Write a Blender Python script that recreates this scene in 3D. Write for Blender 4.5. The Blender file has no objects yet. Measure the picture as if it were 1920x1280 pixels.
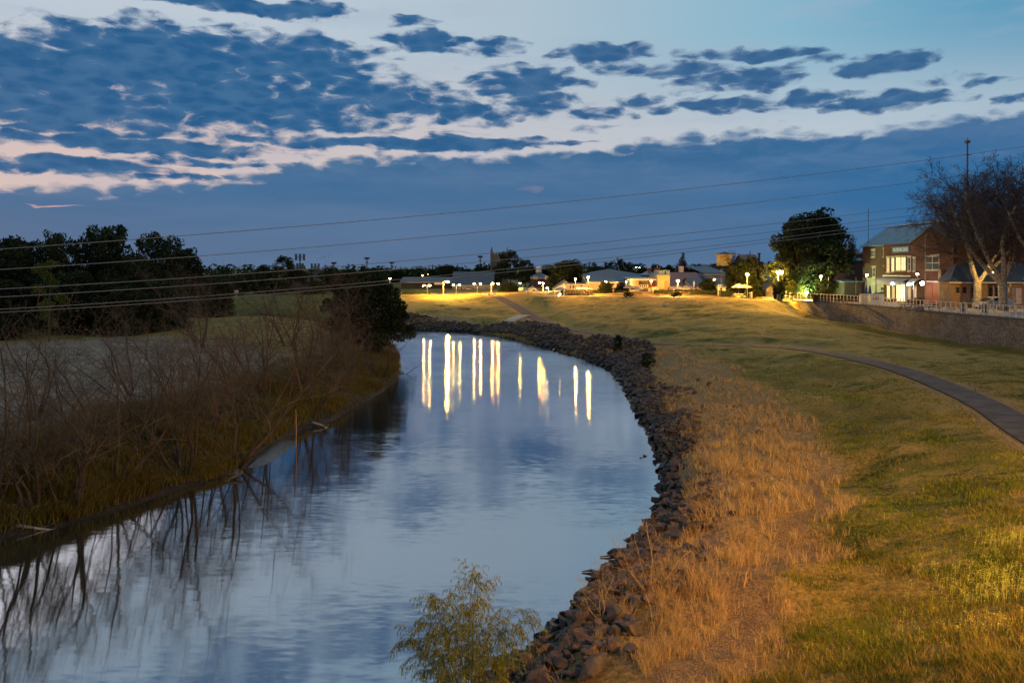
import bpy, bmesh, math, random
import numpy as np
from mathutils import Vector, Matrix

# ------------------------------------------------------------------ camera, sky, light
F, YH, CZ = 1493.33, 503.0, 10.0
S = bpy.context.scene
C = S.collection
cam = bpy.data.objects.new("camera", bpy.data.cameras.new("camera"))
C.objects.link(cam)
cam.location = (0, 0, CZ)
cam.rotation_euler = (math.radians(90), 0, 0)
cam.data.lens = 28
cam.data.sensor_width = 36
cam.data.shift_y = -(640 - YH) / 1920
cam.data.clip_start = 0.2
cam.data.clip_end = 9000
S.camera = cam
S.view_settings.view_transform = 'Standard'
S.view_settings.look = 'None'
S.view_settings.gamma = 1
S.view_settings.exposure = 0.0
S.cycles.use_denoising = True
S.cycles.max_bounces = 5
S.cycles.diffuse_bounces = 2
S.cycles.glossy_bounces = 3
S.cycles.sample_clamp_indirect = 4
S.cycles.caustics_reflective = False
S.cycles.caustics_refractive = False

W = bpy.data.worlds.new("World")
S.world = W
W.use_nodes = True


class NT:
    """tiny node-tree helper"""
    def __init__(s, t):
        s.t = t
        t.nodes.clear()

    def n(s, typ, **kw):
        nd = s.t.nodes.new(typ)
        for k, v in kw.items():
            setattr(nd, k, v)
        return nd

    def put(s, sock, v):
        if v is None:
            return
        if hasattr(v, 'is_linked') or hasattr(v, 'links'):
            s.t.links.new(v, sock)
        else:
            if sock.type == 'RGBA' and len(v) == 3:
                v = (*v, 1)
            sock.default_value = v

    def m(s, op, a, b=None, c=None, clamp=False):
        nd = s.n('ShaderNodeMath', operation=op, use_clamp=clamp)
        s.put(nd.inputs[0], a); s.put(nd.inputs[1], b); s.put(nd.inputs[2], c)
        return nd.outputs[0]

    def v(s, op, a, b=None):
        nd = s.n('ShaderNodeVectorMath', operation=op)
        s.put(nd.inputs[0], a); s.put(nd.inputs[1], b)
        return nd.outputs['Value'] if op in ('LENGTH', 'DOT_PRODUCT') else nd.outputs[0]

    def mix(s, f, a, b, blend='MIX'):
        nd = s.n('ShaderNodeMix', data_type='RGBA', blend_type=blend)
        s.put(nd.inputs[0], f); s.put(nd.inputs[6], a); s.put(nd.inputs[7], b)
        return nd.outputs[2]

    def rng(s, x, a, b, c=0.0, d=1.0, smooth=True):
        nd = s.n('ShaderNodeMapRange', interpolation_type='SMOOTHSTEP' if smooth else 'LINEAR')
        for i, q in enumerate((x, a, b, c, d)):
            s.put(nd.inputs[i], q)
        return nd.outputs[0]

    def noise(s, vec, scale, detail=4, rough=.55, dist=0.0):
        nd = s.n('ShaderNodeTexNoise')
        s.put(nd.inputs['Vector'], vec)
        nd.inputs['Scale'].default_value = scale
        nd.inputs['Detail'].default_value = detail
        nd.inputs['Roughness'].default_value = rough
        nd.inputs['Distortion'].default_value = dist
        return nd.outputs[0]

    def comb(s, x, y, z=0.0):
        nd = s.n('ShaderNodeCombineXYZ')
        s.put(nd.inputs[0], x); s.put(nd.inputs[1], y); s.put(nd.inputs[2], z)
        return nd.outputs[0]

    def ramp(s, x, stops, interp='LINEAR'):
        nd = s.n('ShaderNodeValToRGB')
        e = nd.color_ramp.elements
        nd.color_ramp.interpolation = interp
        for i, (p, c) in enumerate(stops):
            if not isinstance(c, (tuple, list)):
                c = (c, c, c)
            el = e[i] if i < 2 else e.new(p)
            el.position = p
            el.color = (*c[:3], 1)
        s.put(nd.inputs[0], x)
        return nd.outputs[0]


def ang(px, py):
    """pixel of the photograph -> azimuth and elevation in degrees"""
    az = math.atan2(px - 960, F)
    return math.degrees(az), math.degrees(math.atan2((YH - py) * math.cos(az), F))


W.cycles.sampling_method = 'MANUAL'
W.cycles.sample_map_resolution = 256


def build_sky():
    k = NT(W.node_tree)
    g = k.n('ShaderNodeTexCoord').outputs['Generated']
    sp = k.n('ShaderNodeSeparateXYZ'); k.put(sp.inputs[0], g)
    x, y, z = sp.outputs
    az = k.m('MULTIPLY', k.m('ARCTAN2', x, y), 57.2958)
    hyp = k.m('SQRT', k.m('ADD', k.m('MULTIPLY', x, x), k.m('MULTIPLY', y, y)))
    el = k.m('MULTIPLY', k.m('ARCTAN2', z, hyp), 57.2958)
    el = k.m('ABSOLUTE', el)
    # warp for ragged edges
    q = k.comb(az, el)
    w1 = k.noise(k.comb(k.m('MULTIPLY', az, .32), k.m('MULTIPLY', el, .75), 3.0), 1.0, 3, .5)
    w2 = k.noise(k.comb(k.m('MULTIPLY', az, .32), k.m('MULTIPLY', el, .75), 17.0), 1.0, 3, .5)
    wa = k.m('ADD', az, k.m('MULTIPLY', k.m('SUBTRACT', w1, .5), 4.5))
    we = k.m('ADD', el, k.m('MULTIPLY', k.m('SUBTRACT', w2, .5), 1.3))
    wq = k.comb(wa, we)
    puff = k.noise(k.comb(k.m('MULTIPLY', wa, .22), k.m('MULTIPLY', we, .75)), 1.0, 6, .64)
    fine = k.noise(k.comb(k.m('MULTIPLY', wa, .75), k.m('MULTIPLY', we, 2.1), 5.0), 1.0, 5, .66)
    nz = k.m('ADD', k.m('MULTIPLY', k.m('SUBTRACT', puff, .5), 2.9), k.m('MULTIPLY', k.m('SUBTRACT', fine, .5), 1.5))
    vn = k.n('ShaderNodeTexVoronoi', feature='SMOOTH_F1'); vn.inputs['Scale'].default_value = 1; vn.inputs['Smoothness'].default_value = .35
    k.put(vn.inputs['Vector'], k.comb(k.m('MULTIPLY', k.m('ADD', k.m('MULTIPLY', wa, .3), k.m('MULTIPLY', az, .7)), .72), k.m('MULTIPLY', k.m('ADD', k.m('MULTIPLY', we, .4), k.m('MULTIPLY', el, .6)), 1.75), 1.0))
    puffs = k.m('SUBTRACT', .42, vn.outputs['Distance'])
    # blobs: centre px,py, half-width, half-height px, weight
    blobs = [(60, 130, 330, 75, 1.5), (330, 120, 330, 80, 1.6), (560, 130, 210, 70, 1.3), (120, 200, 520, 42, 1.4),
             (420, 190, 420, 62, 1.5), (700, 190, 260, 42, 1.2), (880, 210, 170, 26, 1.1),
             (430, 8, 270, 15, 1.5), (590, 22, 70, 24, 1.3), (770, 41, 52, 12, 1.2), (800, 80, 110, 24, 1.3), (920, 90, 70, 22, 1.0),
             (900, 145, 60, 18, .9), (990, 155, 120, 34, 1.3), (1010, 190, 100, 26, 1.1), (1130, 216, 75, 14, 1.0), (1120, 240, 70, 10, .8),
             (1130, 105, 110, 24, 1.3), (1260, 130, 140, 17, 1.3), (1390, 150, 150, 24, 1.25), (1300, 104, 70, 15, 1.0), (1430, 103, 120, 13, 1.25), (1530, 113, 60, 11, 1.0),
             (1670, 117, 105, 24, 1.45), (1200, 190, 70, 14, 1.0), (1340, 196, 170, 16, 1.2), (1480, 190, 160, 18, 1.2), (1670, 190, 150, 20, 1.3), (1760, 150, 100, 9, .9), (1870, 152, 70, 9, .9), (1900, 185, 60, 11, .9),
             (150, 243, 260, 10, 1.1), (250, 272, 380, 17, 1.5), (620, 268, 280, 12, 1.2), (820, 270, 250, 15, 1.6), (500, 235, 420, 14, 1.0), (1050, 271, 80, 8, 1.2), (100, 308, 270, 20, 1.5), (400, 305, 240, 9, .9), (250, 330, 300, 8, .9),
             (-400, 130, 500, 120, 1.3), (2250, 130, 260, 60, 1.2), (700, -190, 460, 60, .9), (1500, -260, 460, 60, .8), (200, -330, 600, 60, .9)]
    acc = None
    for (px, py, sx, sy, w) in blobs:
        sx, sy = sx * 1.12, sy * 1.22
        a0, e0 = ang(px, py)
        a1, _ = ang(px + 10, py)
        _, e1 = ang(px, py - 10)
        dx = max(.02, (a1 - a0)) / 10 * sx
        dy = max(.02, (e1 - e0)) / 10 * sy
        d = k.v('MULTIPLY', k.v('SUBTRACT', wq, (a0, e0, 0)), (1 / dx, 1 / dy, 0))
        t = k.m('MULTIPLY', k.m('SUBTRACT', 1.0, k.v('DOT_PRODUCT', d, d), clamp=True), w)
        acc = t if acc is None else k.m('MAXIMUM', acc, t)
    # the low bank: its upper edge as elevation over azimuth
    edge_px = [(-600, 330), (0, 345), (300, 343), (430, 330), (560, 305), (690, 291), (900, 288), (1060, 284), (1200, 264), (1330, 252), (1480, 240), (1560, 247), (1620, 246), (1700, 236), (1800, 214), (1920, 208), (2600, 190)]
    st = []
    for px, py in edge_px:
        a0, e0 = ang(px, py)
        st.append(((a0 + 60) / 120, e0 / 20))
    edge = k.m('MULTIPLY', k.ramp(k.m('DIVIDE', k.m('ADD', az, 60.0), 120.0), st), 20.0)
    edge = k.m('ADD', edge, k.m('MULTIPLY', k.m('SUBTRACT', puff, .5), 1.7))
    edge = k.m('ADD', edge, k.m('ADD', k.m('MULTIPLY', k.m('SUBTRACT', fine, .5), .9), k.m('MULTIPLY', puffs, .9)))
    bank = k.rng(k.m('SUBTRACT', edge, el), -.22, .50)
    nz = k.m('ADD', k.m('MULTIPLY', k.m('SUBTRACT', puff, .5), 1.9), k.m('ADD', k.m('MULTIPLY', puffs, 1.05), k.m('MULTIPLY', k.m('SUBTRACT', fine, .5), 1.7)))
    dens = k.m('ADD', k.m('SUBTRACT', acc, .40), k.m('MULTIPLY', nz, k.rng(acc, 0.0, .35, .25, 1.0)))
    cl = k.rng(dens, -.30, .50)
    thick = k.rng(dens, 0.0, 1.0)
    # clear sky behind
    low = k.ramp(k.m('DIVIDE', k.m('ADD', az, 60.0), 120.0), [(0, (.68, .50, .46)), (.32, (.66, .53, .51)), (.5, (.55, .54, .58)), (.68, (.50, .57, .64)), (1, (.30, .47, .58))])
    mid = k.ramp(k.m('DIVIDE', k.m('ADD', az, 60.0), 120.0), [(0, (.50, .57, .66)), (.35, (.50, .58, .66)), (.5, (.42, .53, .62)), (.66, (.24, .46, .60)), (.78, (.09, .31, .49)), (1, (.07, .25, .45))])
    sky = k.mix(k.rng(el, 7.5, 16.5), low, mid)
    sky = k.mix(k.rng(el, 17.0, 34.0), sky, (.34, .52, .66))
    sky = k.mix(k.rng(el, 34.0, 80.0), sky, (.22, .36, .50))
    veil = k.noise(k.comb(k.m('MULTIPLY', wa, .1), k.m('MULTIPLY', we, .5), 9.0), 1.0, 5, .5)
    sky = k.mix(k.m('MULTIPLY', k.rng(veil, .45, .75), .4), sky, (.36, .44, .56))
    # clouds
    azr = k.m('DIVIDE', k.m('ADD', az, 60.0), 120.0)
    dark = k.ramp(azr, [(0, (.012, .095, .245)), (.4, (.016, .105, .26)), (.6, (.035, .115, .265)), (.8, (.035, .13, .28)), (1, (.04, .14, .29))])
    tex = k.rng(k.m('ADD', k.m('MULTIPLY', fine, .55), k.m('SUBTRACT', k.m('MULTIPLY', puff, .6), k.m('MULTIPLY', puffs, .45))), .42, .82)
    dark = k.mix(k.m('MULTIPLY', tex, .5), dark, (.080, .19, .35))
    dark = k.mix(k.rng(thick, 0, .7, .35, 0.0), dark, (.16, .23, .37))
    bcol = k.ramp(k.m('DIVIDE', el, 14.0), [(0, (.092, .160, .275)), (.12, (.078, .156, .285)), (.4, (.048, .145, .300)), (.8, (.034, .125, .270)), (1, (.034, .12, .27))])
    bright_r = k.rng(az, 5.0, 33.0)
    bcol = k.mix(k.m('MULTIPLY', bright_r, .85), bcol, k.ramp(k.m('DIVIDE', el, 14.0), [(0, (.045, .150, .32)), (.35, (.018, .14, .34)), (.8, (.015, .115, .29)), (1, (.03, .12, .28))]))
    soft = k.noise(k.comb(k.m('MULTIPLY', az, .05), k.m('MULTIPLY', el, .35), 2.0), 1.0, 5, .5)
    bcol = k.mix(k.m('MULTIPLY', k.rng(soft, .38, .66), .42), bcol, (.115, .20, .35))
    bcol = k.mix(k.m('MULTIPLY', k.rng(puff, .42, .68), k.rng(el, 3.0, 8.0, 0.0, .5)), bcol, (.10, .20, .36))
    # thin salmon gleam low on the left
    for (px, py, sx, sy, w) in [(105, 383, 62, 1.6, .8), (60, 336, 110, 3, .35), (1000, 352, 30, 5, .12)]:
        a0, e0 = ang(px, py)
        d = k.v('MULTIPLY', k.v('SUBTRACT', wq, (a0, e0 - .05, 0)), (1 / (sx * .03), 1 / (sy * .05), 0))
        t = k.m('MULTIPLY', k.m('SUBTRACT', 1.0, k.v('DOT_PRODUCT', d, d), clamp=True), w)
        bcol = k.mix(t, bcol, (.75, .42, .42))
    out = k.mix(cl, sky, dark)
    out = k.mix(bank, out, bcol)
    nish = k.n('ShaderNodeTexSky', sky_type='NISHITA')
    nish.sun_disc = False
    nish.sun_elevation = math.radians(1.0)
    nish.sun_rotation = math.radians(-50)
    out = k.mix(.004, out, nish.outputs[0], 'ADD')
    bg = k.n('ShaderNodeBackground')
    k.put(bg.inputs[0], out)
    bg.inputs[1].default_value = SKY_STRENGTH
    o = k.n('ShaderNodeOutputWorld')
    k.t.links.new(bg.outputs[0], o.inputs[0])


SKY_STRENGTH = 1.0
build_sky()
sun = bpy.data.objects.new("sun", bpy.data.lights.new("sun", 'SUN'))
C.objects.link(sun)
sun.data.energy = .12
sun.data.angle = math.radians(25)
sun.data.color = (1.0, .82, .75)
sun.rotation_euler = Vector((.56, -.81, -.16)).to_track_quat('-Z', 'Y').to_euler()

# ------------------------------------------------------------------ helpers
rnd = random.Random(7)
R = np.random.RandomState(5)


def P(px, py, z):
    d = (CZ - z) * F / (py - YH)
    return Vector(((px - 960) / F * d, d, z))


def X(px, d):
    return (px - 960) / F * d


def Z(py, d):
    return CZ - (py - YH) * d / F


def tag(o, label=None, cat=None, group=None, kind=None):
    if label: o['label'] = label
    if cat: o['category'] = cat
    if group: o['group'] = group
    if kind: o['kind'] = kind
    return o


def thing(name, label, cat, loc=(0, 0, 0), group=None, rot=0):
    o = bpy.data.objects.new(name, None)
    o.empty_display_size = .3
    C.objects.link(o)
    o.location = loc
    o.rotation_euler = (0, 0, rot)
    return tag(o, label, cat, group)


def link(name, me, parent=None, mat=None):
    o = bpy.data.objects.new(name, me)
    C.objects.link(o)
    if parent is not None:
        o.parent = parent
    if mat is not None and len(me.materials) == 0:
        me.materials.append(mat)
    return o


def copy_tree(o, parent=None):
    c = o.copy()
    C.objects.link(c)
    if parent is not None:
        c.parent = parent
    for ch in list(o.children):
        copy_tree(ch, c)
    return c


def np_mesh(name, V, Fc, mat=None, smooth=False):
    """V (n,3), Fc (m,k) of constant k"""
    me = bpy.data.meshes.new(name)
    V = np.asarray(V, dtype=np.float32)
    Fc = np.asarray(Fc, dtype=np.int32)
    me.vertices.add(len(V))
    me.vertices.foreach_set('co', V.ravel())
    kk = Fc.shape[1]
    me.loops.add(Fc.size)
    me.loops.foreach_set('vertex_index', Fc.ravel())
    me.polygons.add(len(Fc))
    me.polygons.foreach_set('loop_start', np.arange(0, Fc.size, kk, dtype=np.int32))
    if smooth:
        me.polygons.foreach_set('use_smooth', np.ones(len(Fc), dtype=bool))
    me.update(calc_edges=True)
    me.validate()
    if mat:
        me.materials.append(mat)
    return me


class MB:
    def __init__(s):
        s.v = []
        s.f = []

    def add(s, vs, fs):
        b = len(s.v)
        s.v += [tuple(q) for q in vs]
        s.f += [tuple(i + b for i in f) for f in fs]
        return s

    def box(s, x0, x1, y0, y1, z0, z1, M=None):
        vs = [Vector(q) for q in ((x0, y0, z0), (x1, y0, z0), (x1, y1, z0), (x0, y1, z0), (x0, y0, z1), (x1, y0, z1), (x1, y1, z1), (x0, y1, z1))]
        if M is not None:
            vs = [M @ q for q in vs]
        return s.add(vs, [(0, 3, 2, 1), (4, 5, 6, 7), (0, 1, 5, 4), (1, 2, 6, 5), (2, 3, 7, 6), (3, 0, 4, 7)])

    def tube(s, pts, rs, n=6, cap=True):
        pts = [Vector(p) for p in pts]
        if not hasattr(rs, '__len__'):
            rs = [rs] * len(pts)
        rings = []
        for i, p in enumerate(pts):
            a = pts[max(i - 1, 0)]; b = pts[min(i + 1, len(pts) - 1)]
            d = (b - a).normalized()
            u = d.orthogonal().normalized() if i == 0 else (u0 - d * u0.dot(d)).normalized()
            u0 = u
            w = d.cross(u)
            rings.append([p + (u * math.cos(t * 2 * math.pi / n) + w * math.sin(t * 2 * math.pi / n)) * rs[i] for t in range(n)])
        vs = [q for r in rings for q in r]
        fs = []
        for i in range(len(pts) - 1):
            for t in range(n):
                fs.append((i * n + t, i * n + (t + 1) % n, (i + 1) * n + (t + 1) % n, (i + 1) * n + t))
        if cap:
            fs.append(tuple(range(n))[::-1])
            fs.append(tuple(range((len(pts) - 1) * n, len(pts) * n)))
        return s.add(vs, fs)

    def lathe(s, c, prof, n=10):
        c = Vector(c)
        vs = []
        for (r, z) in prof:
            for t in range(n):
                a = t * 2 * math.pi / n
                vs.append(c + Vector((math.cos(a) * r, math.sin(a) * r, z)))
        fs = []
        for i in range(len(prof) - 1):
            for t in range(n):
                fs.append((i * n + t, i * n + (t + 1) % n, (i + 1) * n + (t + 1) % n, (i + 1) * n + t))
        fs.append(tuple(range(n))[::-1])
        fs.append(tuple(range((len(prof) - 1) * n, len(prof) * n)))
        return s.add(vs, fs)

    def prism(s, poly, z0, z1):
        n = len(poly)
        vs = [(p[0], p[1], z0) for p in poly] + [(p[0], p[1], z1) for p in poly]
        fs = [tuple(range(n))[::-1], tuple(range(n, 2 * n))] + [(i, (i + 1) % n, n + (i + 1) % n, n + i) for i in range(n)]
        return s.add(vs, fs)

    def ball(s, c, r, sub=1, sz=1.0):
        bm = bmesh.new()
        bmesh.ops.create_icosphere(bm, subdivisions=sub, radius=r)
        vs = [Vector((v.co.x, v.co.y, v.co.z * sz)) + Vector(c) for v in bm.verts]
        fs = [tuple(v.index for v in f.verts) for f in bm.faces]
        bm.free()
        return s.add(vs, fs)

    def mesh(s, name, mat=None, off=(0, 0, 0), smooth=False):
        me = bpy.data.meshes.new(name)
        o = Vector(off)
        me.from_pydata([tuple(Vector(q) - o) for q in s.v], [], s.f)
        if smooth:
            for p in me.polygons:
                p.use_smooth = True
        me.update()
        if mat:
            me.materials.append(mat)
        return me

    def build(s, name, mat, parent=None, smooth=False):
        off = parent_world(parent)
        return link(name, s.mesh(name, mat, off, smooth), parent)


def parent_world(p):
    v = Vector((0, 0, 0))
    while p is not None:
        v += p.location
        p = p.parent
    return v


# ------------------------------------------------------------------ materials
MATS = {}


def mat(name, c1, c2=None, scale=1.0, rough=.85, bump=0.0, bscale=None, metal=0.0, emit=None, es=1.0, detail=5, spec=.3, lo=.35, hi=.65, trans=0.0):
    if name in MATS:
        return MATS[name]
    m = bpy.data.materials.new(name)
    m.use_nodes = True
    k = NT(m.node_tree)
    b = k.n('ShaderNodeBsdfPrincipled')
    o = k.n('ShaderNodeOutputMaterial')
    k.t.links.new(b.outputs[0], o.inputs[0])
    g = k.n('ShaderNodeNewGeometry').outputs['Position']
    col = (*c1, 1)
    if c2 is not None:
        nz = k.noise(g, scale, detail, .6)
        col = k.mix(k.rng(nz, lo, hi), c1, c2)
    k.put(b.inputs['Base Color'], col)
    b.inputs['Roughness'].default_value = rough
    b.inputs['Metallic'].default_value = metal
    b.inputs['Specular IOR Level'].default_value = spec
    if bump:
        bp = k.n('ShaderNodeBump')
        bp.inputs['Strength'].default_value = 1
        bp.inputs['Distance'].default_value = bump
        k.put(bp.inputs['Height'], k.noise(g, bscale or scale * 4, 4, .6))
        k.t.links.new(bp.outputs[0], b.inputs['Normal'])
    if emit:
        b.inputs['Emission Color'].default_value = (*emit, 1)
        b.inputs['Emission Strength'].default_value = es
    if trans:
        tr = k.n('ShaderNodeBsdfTranslucent')
        k.put(tr.inputs[0], col)
        mx = k.n('ShaderNodeMixShader')
        mx.inputs[0].default_value = trans
        k.t.links.new(b.outputs[0], mx.inputs[1]); k.t.links.new(tr.outputs[0], mx.inputs[2])
        k.t.links.new(mx.outputs[0], o.inputs[0])
    MATS[name] = m
    return m


def glow(name, col, st):
    m = mat(name, (.8, .8, .8), emit=col, es=st)
    m.cycles.emission_sampling = 'FRONT'
    return m


def brick(name, c1, c2, mortar, bw=.23, bh=.086, ms=.012, bump=.01, var=.5, rough=.9):
    """brick pattern on upright faces: runs along x+y, stacks along z"""
    if name in MATS:
        return MATS[name]
    m = bpy.data.materials.new(name)
    m.use_nodes = True
    k = NT(m.node_tree)
    b = k.n('ShaderNodeBsdfPrincipled')
    o = k.n('ShaderNodeOutputMaterial')
    k.t.links.new(b.outputs[0], o.inputs[0])
    g = k.n('ShaderNodeNewGeometry').outputs['Position']
    sp = k.n('ShaderNodeSeparateXYZ'); k.put(sp.inputs[0], g)
    vec = k.comb(k.m('ADD', sp.outputs[0], sp.outputs[1]), sp.outputs[2])
    t = k.n('ShaderNodeTexBrick')
    k.put(t.inputs['Vector'], vec)
    k.put(t.inputs['Color1'], c1); k.put(t.inputs['Color2'], c2); k.put(t.inputs['Mortar'], mortar)
    t.inputs['Scale'].default_value = 1
    t.inputs['Brick Width'].default_value = bw
    t.inputs['Row Height'].default_value = bh
    t.inputs['Mortar Size'].default_value = ms
    t.inputs['Bias'].default_value = 0
    nz = k.noise(g, .6, 5, .6)
    n2 = k.noise(g, 5, 4, .6)
    col = k.mix(k.m('MULTIPLY', k.rng(nz, .35, .7), var), t.outputs[0], tuple(q * .45 for q in c2))
    col = k.mix(k.m('MULTIPLY', k.rng(n2, .4, .7), .3), col, tuple(min(1, q * 1.5) for q in c1))
    k.put(b.inputs['Base Color'], col)
    b.inputs['Roughness'].default_value = rough
    b.inputs['Specular IOR Level'].default_value = .2
    bp = k.n('ShaderNodeBump')
    bp.inputs['Distance'].default_value = bump
    k.put(bp.inputs['Height'], k.m('ADD', k.m('MULTIPLY', t.outputs['Fac'], -1.0), k.m('MULTIPLY', n2, .8)))
    k.t.links.new(bp.outputs[0], b.inputs['Normal'])
    MATS[name] = m
    return m


def roofmat(name, c1, c2, step=.25, axis='x'):
    """corrugated or tiled roof: ribs along one world axis"""
    if name in MATS:
        return MATS[name]
    m = mat(name, c1, c2, .8, rough=.55, spec=.4)
    k = NT.__new__(NT); k.t = m.node_tree
    b = next(n for n in m.node_tree.nodes if n.type == 'BSDF_PRINCIPLED')
    g = k.n('ShaderNodeNewGeometry').outputs['Position']
    wv = k.n('ShaderNodeTexWave', bands_direction='X' if axis == 'x' else 'Y')
    k.put(wv.inputs['Vector'], g)
    wv.inputs['Scale'].default_value = .31 / step
    wv.inputs['Distortion'].default_value = .3
    bp = k.n('ShaderNodeBump'); bp.inputs['Distance'].default_value = .03
    k.put(bp.inputs['Height'], wv.outputs['Fac'])
    k.t.links.new(bp.outputs[0], b.inputs['Normal'])
    return m
# ------------------------------------------------------------------ terrain
def pz(l, z=0.0):
    return [P(a, b, z) for a, b in l]


RE_PX = [(905, 1290), (927, 1273), (967, 1247), (1010, 1212), (1053, 1167), (1085, 1138), (1110, 1112), (1120, 1085), (1145, 1067), (1168, 1045), (1185, 1022), (1212, 1000), (1234, 972), (1242, 945), (1246, 915), (1249, 875), (1236, 848), (1222, 812), (1203, 783), (1190, 757), (1178, 735), (1165, 712), (1147, 695), (1120, 682), (1093, 671), (1032, 655), (957, 634), (881, 624), (800, 620), (748, 618), (690, 616), (600, 616), (500, 615), (400, 614), (250, 612), (100, 610), (-200, 606)]
LE_PX = [(-300, 1060), (-120, 1030), (0, 1010), (102, 990), (203, 962), (284, 934), (358, 909), (406, 899), (455, 881), (488, 852), (524, 828), (569, 804), (622, 789), (665, 763), (711, 738), (743, 714), (752, 690), (748, 668), (738, 652), (715, 638), (660, 629), (600, 626), (500, 625), (400, 624), (250, 621), (100, 618), (-200, 613)]
RE = [Vector((3.5, -12, 0)), Vector((1.5, 4, 0)), Vector((.3, 12, 0))] + pz(RE_PX)
LE = [Vector((-24, -12, 0)), Vector((-22, 6, 0))] + pz(LE_PX)
RE2 = np.array([[p.x, p.y] for p in RE])
LE2 = np.array([[p.x, p.y] for p in LE])


def poly_dist(Q, L):
    """distance of points Q (n,2) to polyline L (m,2)"""
    best = np.full(len(Q), 1e9)
    for a, b in zip(L[:-1], L[1:]):
        ab = b - a
        t = np.clip(((Q - a) @ ab) / max(1e-9, ab @ ab), 0, 1)
        d = np.hypot(*(Q - a - t[:, None] * ab).T)
        best = np.minimum(best, d)
    return best


def poly_z(Q, L, Zl):
    best = np.full(len(Q), 1e9); zz = np.zeros(len(Q))
    for a, b, za, zb in zip(L[:-1], L[1:], Zl[:-1], Zl[1:]):
        ab = b - a
        t = np.clip(((Q - a) @ ab) / max(1e-9, ab @ ab), 0, 1)
        d = np.hypot(*(Q - a - t[:, None] * ab).T)
        u = d < best
        best = np.where(u, d, best); zz = np.where(u, za + (zb - za) * t, zz)
    return best, zz


def inside(Q, poly):
    x, y = Q[:, 0], Q[:, 1]
    r = np.zeros(len(Q), bool)
    n = len(poly)
    for i in range(n):
        x1, y1 = poly[i]; x2, y2 = poly[(i + 1) % n]
        c = ((y1 > y) != (y2 > y)) & (x < (x2 - x1) * (y - y1) / ((y2 - y1) if y2 != y1 else 1e-9) + x1)
        r ^= c
    return r


def sstep(x, a, b):
    t = np.clip((x - a) / (b - a), 0, 1)
    return t * t * (3 - 2 * t)


WATER_POLY = np.vstack([RE2, LE2[::-1]])


def vnoise(x, y, s, seed=0):
    """smooth value noise"""
    x = x / s + seed * 17.3; y = y / s + seed * 9.1
    xi = np.floor(x).astype(np.int64); yi = np.floor(y).astype(np.int64)
    fx = x - xi; fy = y - yi
    fx = fx * fx * (3 - 2 * fx); fy = fy * fy * (3 - 2 * fy)

    def h(a, b):
        n = (a * 374761393 + b * 668265263 + seed * 1442695041) & 0xffffffff
        n = ((n ^ (n >> 13)) * 1274126177) & 0xffffffff
        return ((n ^ (n >> 16)) & 0xffff) / 65535.0 - .5
    return (h(xi, yi) * (1 - fx) + h(xi + 1, yi) * fx) * (1 - fy) + (h(xi, yi + 1) * (1 - fx) + h(xi + 1, yi + 1) * fx) * fy


def offset_pts(L, side, dist, z, step=3):
    out = []
    for i in range(0, len(L), step):
        a = L[max(0, i - 1)]; b = L[min(len(L) - 1, i + 1)]
        t = (b - a); t.z = 0
        if t.length < 1e-6:
            continue
        t.normalize()
        n = Vector((t.y, -t.x, 0)) * side
        p = L[i] + n * dist
        out.append((p.x, p.y, z))
    return out


PATH_PX = [(2080, 900, 2.55), (2000, 850, 2.5), (1925, 806, 2.5), (1860, 764, 2.5), (1795, 733, 2.5), (1700, 696, 2.5), (1630, 677, 2.5), (1560, 662, 2.45), (1490, 652, 2.4), (1430, 648.5, 2.35), (1350, 646, 2.3), (1280, 645, 2.25), (1215, 641, 2.1), (1120, 625, 1.95), (1040, 611, 1.95), (1012, 600, 2.0), (985, 585, 2.6), (962, 571, 3.35), (945, 562, 3.95), (934, 556.5, 4.4), (925, 554, 4.5)]
WALL_PX = [(1485, 563), (1500, 563.8), (1550, 567), (1619, 572), (1680, 577.5), (1743, 584), (1830, 591.5), (1920, 599)]


def zs(y):
    """height of the paved terrace on the right"""
    return 5.0 + .0075 * (124 - np.clip(y, 60, 124))


WALL = []
for px, py in WALL_PX:
    z = 5.0
    for _ in range(6):
        p = P(px, py, z); z = float(zs(p.y))
    WALL.append(p)
WALL = [WALL[0] + Vector((-.6, 1.6, 0)), ] + WALL + [Vector((46, 55, 5.45)), Vector((46.5, 35, 5.45))]
WALL_BASE_PX = [(1483, 582), (1505, 594), (1557, 604), (1660, 618), (1784, 635), (1920, 656)]

ctrl = []
ctrl += [(p.x, p.y, 0.02) for p in RE[::2]]
ctrl += [(p.x, p.y, 0.02) for p in LE[::2]]
for p, q in zip(RE[3::4], RE[4::4]):
    pass
# river bed
for i in range(0, len(LE), 3):
    a = LE[i]
    j = int(np.argmin(np.hypot(RE2[:, 0] - a.x, RE2[:, 1] - a.y)))
    m = (a + RE[j]) / 2
    ctrl.append((m.x, m.y, -1.6))
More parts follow.
